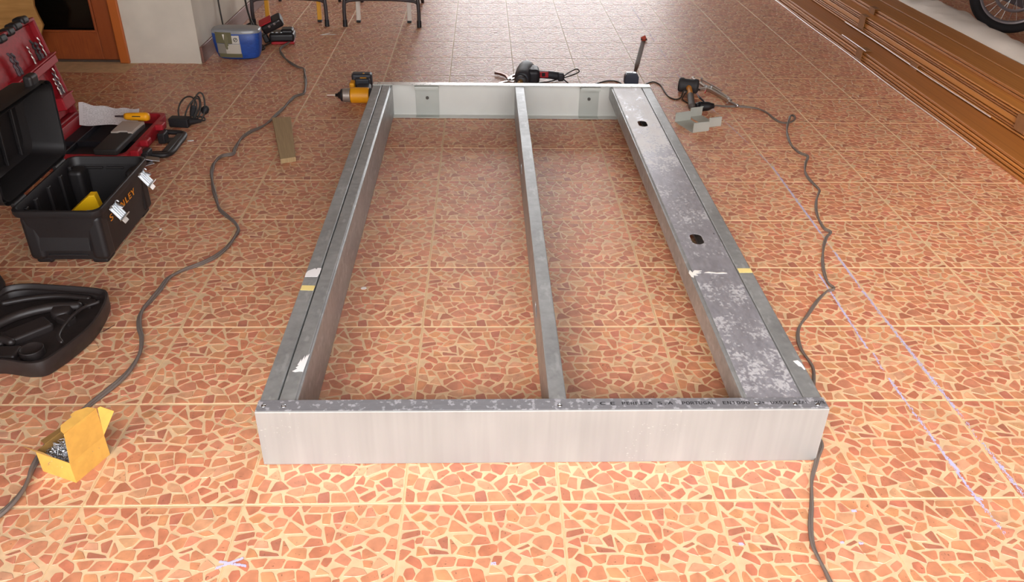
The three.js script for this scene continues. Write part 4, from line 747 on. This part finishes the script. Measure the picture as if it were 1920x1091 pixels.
{
  const rd = std(0xb01824, 0.5), bk = phy(0x1c1a1d, 0.4);
  const t = thing('battery_charger', 'black battery charger with a red bottom plate lying flat beside the blue box', 'battery charger', [-0.315, 0.0005, -3.58], 0.1);
  part('body', mv(join(mv(rb(0.14, 0.05, 0.11, 0.016, 3), 0, 0.035, 0), mv(rb(0.07, 0.03, 0.08, 0.014, 3), 0.03, 0.062, -0.005)), 0, 0, 0), bk, t);
  part('base_plate', mv(rb(0.128, 0.014, 0.114, 0.005), 0.004, 0.0075, 0.002), rd, t, 'red bottom plate');
  for (const x of [-0.05, -0.025, 0]) part('contact', mv(rb(0.012, 0.005, 0.008, 0.001), x, 0.061, 0.03), M.zinc, t);
  const u = thing('battery_charger', 'black battery charger with a red top panel tilted on top of another charger', 'battery charger', [-0.36, 0.062, -3.56], 0.25);
  part('body', mv(rb(0.125, 0.05, 0.09, 0.014, 3), 0, 0.046, 0, 0.25, 0, 0.45), bk, u);
  part('panel', mv(rb(0.075, 0.008, 0.07, 0.004), -0.038, 0.061, 0.002, 0.25, 0, 0.45), rd, u, 'red top panel');
  for (const x of [-0.02, 0.012, 0.04]) part('contact', mv(rb(0.012, 0.012, 0.004, 0.001), x * 0.9, 0.05 + x * 0.43, 0.049, 0.25, 0, 0.45), M.zinc, u);
  part('support_foot', mv(rb(0.03, 0.05, 0.06, 0.008), -0.045, -0.03, -0.005, 0, 0, 0.3), bk, u);
  single('wall_cable', tube([[-0.636, 1.2, -3.55], [-0.634, 0.6, -3.56], [-0.638, 0.3, -3.55], [-0.634, 0.15, -3.545], [-0.62, 0.03, -3.53], [-0.6, 0.006, -3.5], [-0.55, 0.006, -3.47]], 0.0045, 70), M.cord, 'thin black cable hanging straight down the white wall behind the blue box', 'cable');
  single('charger_cable', join(tube([[-0.634, 1.0, -4.0], [-0.62, 0.5, -4.0], [-0.6, 0.25, -3.95], [-0.57, 0.12, -3.86], [-0.52, 0.05, -3.76], [-0.46, 0.015, -3.69], [-0.42, 0.01, -3.6], [-0.385, 0.012, -3.55]], 0.006, 90), tube([[-0.56, 0.09, -3.85], [-0.545, 0.07, -3.8], [-0.5, 0.03, -3.66], [-0.44, 0.01, -3.52], [-0.4, 0.008, -3.46], [-0.382, 0.01, -3.4], [-0.39, 0.009, -3.38], [-0.4, 0.008, -3.43], [-0.37, 0.01, -3.53]], 0.005, 90), tube([[-0.63, 0.01, -3.85], [-0.6, 0.02, -3.8], [-0.54, 0.05, -3.8], [-0.49, 0.03, -3.78]], 0.0055, 40)), M.cord, 'tangled black charger cables hanging from the wall beside the first trestle', 'cable');
}

// ------------------------------------------------------------------ trestles
{
  const tubeMat = std(0x3b3234, 0.5), yel = std(0xe0a014, 0.55), wht = std(0xd9cfc4, 0.6);
  const trestle = (x0, x1, mat, label, dx) => {
    const t = thing('trestle', label, 'trestle', [0, 0, 0], 0, 'folding trestles at the back'), y = 0.15, c = (x0 + x1) / 2;
    for (const [x, s] of [[x0, 1], [x1, -1]]) {
      part('front_leg', tube([[x, 0.028, -3.945], [x, 0.1, -3.95], [x + s * 0.008, 0.2, -3.965], [x + s * 0.02, 0.45, -4.06], [x + s * 0.03, 0.74, -4.17]], 0.0115, 40, 12), tubeMat, t);
      part('rubber_foot', rod([x, 0.0005, -3.944], [x, 0.04, -3.947], 0.0148, 0.0138), M.black, t);
      const ix = x + s * dx; part('inner_leg', mv(join(mv(rb(0.024, 0.74, 0.03, 0.003), 0, 0.37, 0)), ix, 0.012, -4.055, -0.16), mat, t, 'painted inner leg');
      part('leg_cap', mv(rb(0.026, 0.014, 0.032, 0.003), ix, 0.0085, -4.054), M.black, t);
      part('rear_leg', tube([[x + s * 0.02, 0.002, -4.61], [x + s * 0.03, 0.35, -4.4], [x + s * 0.04, 0.74, -4.2]], 0.0115, 24, 12), tubeMat, t);
    }
    part('crossbar', tube([[x0, 0.12, -3.952], [x0 + 0.006, y - 0.012, -3.956], [x0 + 0.03, y, -3.96], [x1 - 0.03, y, -3.96], [x1 - 0.006, y - 0.012, -3.956], [x1, 0.12, -3.952]], 0.01, 60, 10), tubeMat, t);
    part('top_beam', mv(rb(x1 - x0 + 0.06, 0.04, 0.08, 0.006), c, 0.765, -4.185), tubeMat, t);
    return t;
  };
  trestle(-0.565, -0.122, yel, 'black tube trestle with yellow inner legs, beside the white wall', 0.062);
  trestle(-0.012, 0.439, wht, 'black tube trestle with white inner legs, further from the wall', 0.068);
}

// ------------------------------------------------------------------ board leaning by the door
{
  const g = slab([[-0.5, 0], [-0.02, 0], [0.03, 0.12], [0.075, 0.22], [0.06, 0.27], [0.052, 0.31], [0.058, 0.36], [0.05, 0.5], [0.02, 0.8], [-0.5, 0.82]], 0.025, 0.004);
  const w = tex(512, 256, (u, v) => mix([0.60, 0.42, 0.20], [0.80, 0.60, 0.34], Math.min(1, Math.max(0, 0.75 * fbm(u, v, 5, 46, 150, 4) + 0.25 * fbm(u, v, 20, 20, 152, 2)))), { repeat: [1.2, 1.8] });
  const m = single('wooden_board', g, std(0xffffff, 0.75, { map: w }), 'tan wooden board with rough edge and sideways grain leaning by the door', 'board', [-1.43, 0.0005, -3.0], 0.12);
  m.rotation.order = 'YXZ'; m.rotation.x = -0.12;
}

// ------------------------------------------------------------------ pile of cladding boards on the right
{
  const wd = (a, b, s) => tex(256, 512, (u, v) => mix(a, b, Math.min(1, 0.3 * fbm(u, v, 6, 2, s, 3) + 0.7 * fbm(u, v, 60, 2, s + 7, 4))), { repeat: [3, 0.4] });
  const mats = [wd([0.56, 0.33, 0.13], [0.74, 0.48, 0.22], 160), wd([0.60, 0.36, 0.14], [0.78, 0.52, 0.24], 170), wd([0.66, 0.40, 0.16], [0.84, 0.57, 0.26], 180)].map((map) => phy(0xffffff, 0.55, { map, clearcoat: 0.1, clearcoatRoughness: 0.4 }));
  const film = phy(0xd9c6bd, 0.35, { clearcoat: 0.6 });
  const Z0 = -5.6, Z1 = -0.9, th = 0.0155;
  const ord = ['lowest', 'second', 'third', 'fourth', 'fifth', 'topmost'];
  const board = (x, w, y, label, k, h = 0.0118) => {
    const n = 34, r = 0.002, rings = [];
    for (let i = 0; i <= n; i++) { const z = Z0 + (Z1 - Z0) * i / n, ox = 0.0014 * Math.sin(z * 1.7 + k * 2.3) + 0.0008 * Math.sin(z * 3.9 + k), oy = 0; const P = []; const sec = [[0, r], [r, 0], [w - r, 0], [w, r], [w, h - r], [w - r, h], [r, h], [0, h - r]]; for (const [a, b] of sec) P.push([x + a + ox, y + b + oy + 0.0006, z]); rings.push(P); }
    const g = loft(rings, true, true), uv = g.attributes.uv, p = g.attributes.position; for (let i = 0; i < p.count; i++) uv.setXY(i, p.getX(i) + p.getY(i), p.getZ(i));
    return single('cladding_board', g, mats[k % 3], label, 'board', [0, 0, 0], 0, 'brown cladding boards in the pile');
  };
  for (let i = 0; i < 4; i++) board(2.922 + [0, 0.004, 0.001, 0.003][i], 0.17, i * 0.0168, `${['lowest', 'second', 'third', 'topmost'][i]} brown board of the lowest step of the pile, along the floor`, i);
  for (let i = 0; i < 4; i++) board(3.115, 0.19, i * 0.0168, `${['lowest', 'second', 'third', 'fourth'][i]} brown board of the middle step of the pile, mostly buried`, i + 1);
  let yy = 0.0675; ['lowest', 'second', 'third', 'thick fourth', 'fifth', 'sixth', 'topmost'].forEach((n, i) => { const hh = i === 3 ? 0.024 : 0.0076; board(3.07 + [0, 0.002, -0.001, 0.002, 0.003, 0, 0.001][i], 0.2, yy, `${n} board of the seven on the middle step of the pile`, i + 2, hh); yy += hh + 0.0042; });
  for (let i = 0; i < 2; i++) board(3.142 + i * 0.002, 0.122, 0.163 + i * 0.0157, `${['lower', 'upper'][i]} front board on the top step of the pile`, i, 0.0122);
  board(3.276, 0.12, 0.163, 'lower rear board on the top step of the pile, next to the white sheet', 2, 0.0122); board(3.279, 0.12, 0.1787, 'upper rear board on the top step of the pile, next to the white sheet', 1, 0.0122);
  for (const [y, x, a, b] of [[0.0, 2.9175, -4.9, -2.0], [0.0685, 3.066, -3.9, -2.2], [0.0665, 2.93, -3.6, -3.25]]) single('plastic_film', tube([...Array(14)].map((_, i) => { const z = a + (b - a) * i / 13; return [x - 0.001 + 0.003 * Math.sin(z * 5), y + 0.004, z]; }), 0.0035, 80, 6), film, { 0: 'pale strip of plastic film along the floor edge of the board pile', 0.0685: 'shiny pale film edge along the middle step of the board pile', 0.0665: 'short shiny film edge on the front step of the board pile' }[y], 'film');
  const cardM = std(0x9c6a3e, 0.85, { map: groutTex });
  const clip = (x, y0, y1, z, top, label) => { const g = join(mv(rb(0.004, y1 - y0, 0.075, 0.001), x - 0.006, (y0 + y1) / 2, z), mv(rb(top, 0.004, 0.075, 0.001), x + top / 2 - 0.008, y1 + 0.001, z)); return single('cardboard_clip', g, cardM, label, 'clip', [0, 0, 0], 0, 'cardboard clips on the board pile'); };
  clip(2.921, 0.02, 0.068, -3.29, 0.055, 'brown cardboard clip folded over the lowest step of the board pile');
  clip(3.068, 0.09, 0.163, -3.67, 0.03, 'brown cardboard clip over the far part of the middle step of the pile');
  clip(3.14, 0.15, 0.195, -3.73, 0.03, 'brown cardboard clip over the highest step of the board pile');
  clip(3.068, 0.018, 0.09, -2.95, 0.02, 'brown cardboard clip hanging over the film edge of the middle step');
  clip(3.068, 0.09, 0.15, -1.975, 0.02, 'brown cardboard clip on the middle step at the right picture edge');
}
{ // white sheet over the far side of the pile
  const rings = [], n = 90, m = 16;
  const prof = [[3.4, 0.19], [3.412, 0.2], [3.43, 0.214], [3.47, 0.222], [3.52, 0.222], [3.57, 0.212], [3.62, 0.19], [3.68, 0.162], [3.74, 0.13], [3.8, 0.1], [3.86, 0.07], [3.92, 0.045], [3.98, 0.022], [4.03, 0.006]];
  for (let i = 0; i <= n; i++) { const z = -5.6 + 4.7 * i / n, far = sst(-3.2, -4.2, z), t = [], b = []; prof.forEach(([x, y], j) => { const wr = (fbm(((z + 6) / 6) % 1, j / 16, 40, 8, 200, 3) - 0.5) * (0.035 + 0.085 * far) * sst(0, 3, j) * sst(prof.length, prof.length - 3, j); const xx = x + 0.012 * Math.sin(z * 2.1 + j * 0.6), yy = Math.max(0.004, y + wr); t.push([xx, yy, z]); b.unshift([xx, Math.max(0.001, yy - 0.003), z]); }); rings.push([...t, ...b]); }
  single('white_sheet', loft(rings, true, true), std(0xe6dcd2, 0.7), 'wrinkled white protective sheet draped behind the brown board pile', 'sheet');
}
{ // wheel behind the sheet
  const t = thing('bicycle', 'dark bicycle front wheel with grey rim, standing behind the white sheet', 'bicycle', [4.13, 0, -3.97], -0.28);
  const R = 0.275, mk = (g) => mv(g, 0, R, 0);
  part('tyre', mk(new THREE.TorusGeometry(0.245, 0.03, 16, 72)), std(0x1d1a1d, 0.8), t);
  part('rim', mk(lathe([[0.205, -0.011], [0.218, -0.013], [0.222, -0.008], [0.222, 0.008], [0.218, 0.013], [0.205, 0.011], [0.2, 0], [0.205, -0.011]], 72).rotateX(Math.PI / 2)), std(0x9d969a, 0.35, { metalness: 0.6 }), t, 'pale grey rim');
  part('brake_disc', mk(lathe([[0.125, -0.002], [0.143, -0.002], [0.143, 0.002], [0.125, 0.002], [0.125, -0.002]], 60).rotateX(Math.PI / 2).translate(0, 0, 0.03)), std(0x7c7478, 0.35, { metalness: 0.8 }), t);
  part('hub', mk(join(rod([0, 0, -0.05], [0, 0, 0.05], 0.018), rod([0, 0, 0.026], [0, 0, 0.032], 0.05))), M.dark, t);
  for (let i = 0; i < 28; i++) { const a = i / 28 * Math.PI * 2, s = i % 2 ? 1 : -1; part('spoke', mk(rod([Math.cos(a + 0.3 * s) * 0.02, Math.sin(a + 0.3 * s) * 0.02, s * 0.025], [Math.cos(a) * 0.204, Math.sin(a) * 0.204, 0], 0.0013, 0.0013, 6)), M.zinc, t); }
  for (const s of [-1, 1]) part('fork_blade', tube([[0, R, s * 0.056], [-0.03, R + 0.2, s * 0.056], [-0.1, R + 0.45, s * 0.04], [-0.13, R + 0.56, s * 0.02]], 0.014, 30, 10), std(0x2a2630, 0.4), t);
  part('head_tube', rod([-0.12, R + 0.52, 0], [-0.17, R + 0.72, 0], 0.024), std(0x2a2630, 0.4), t);
}

renderer.render(scene, camera);
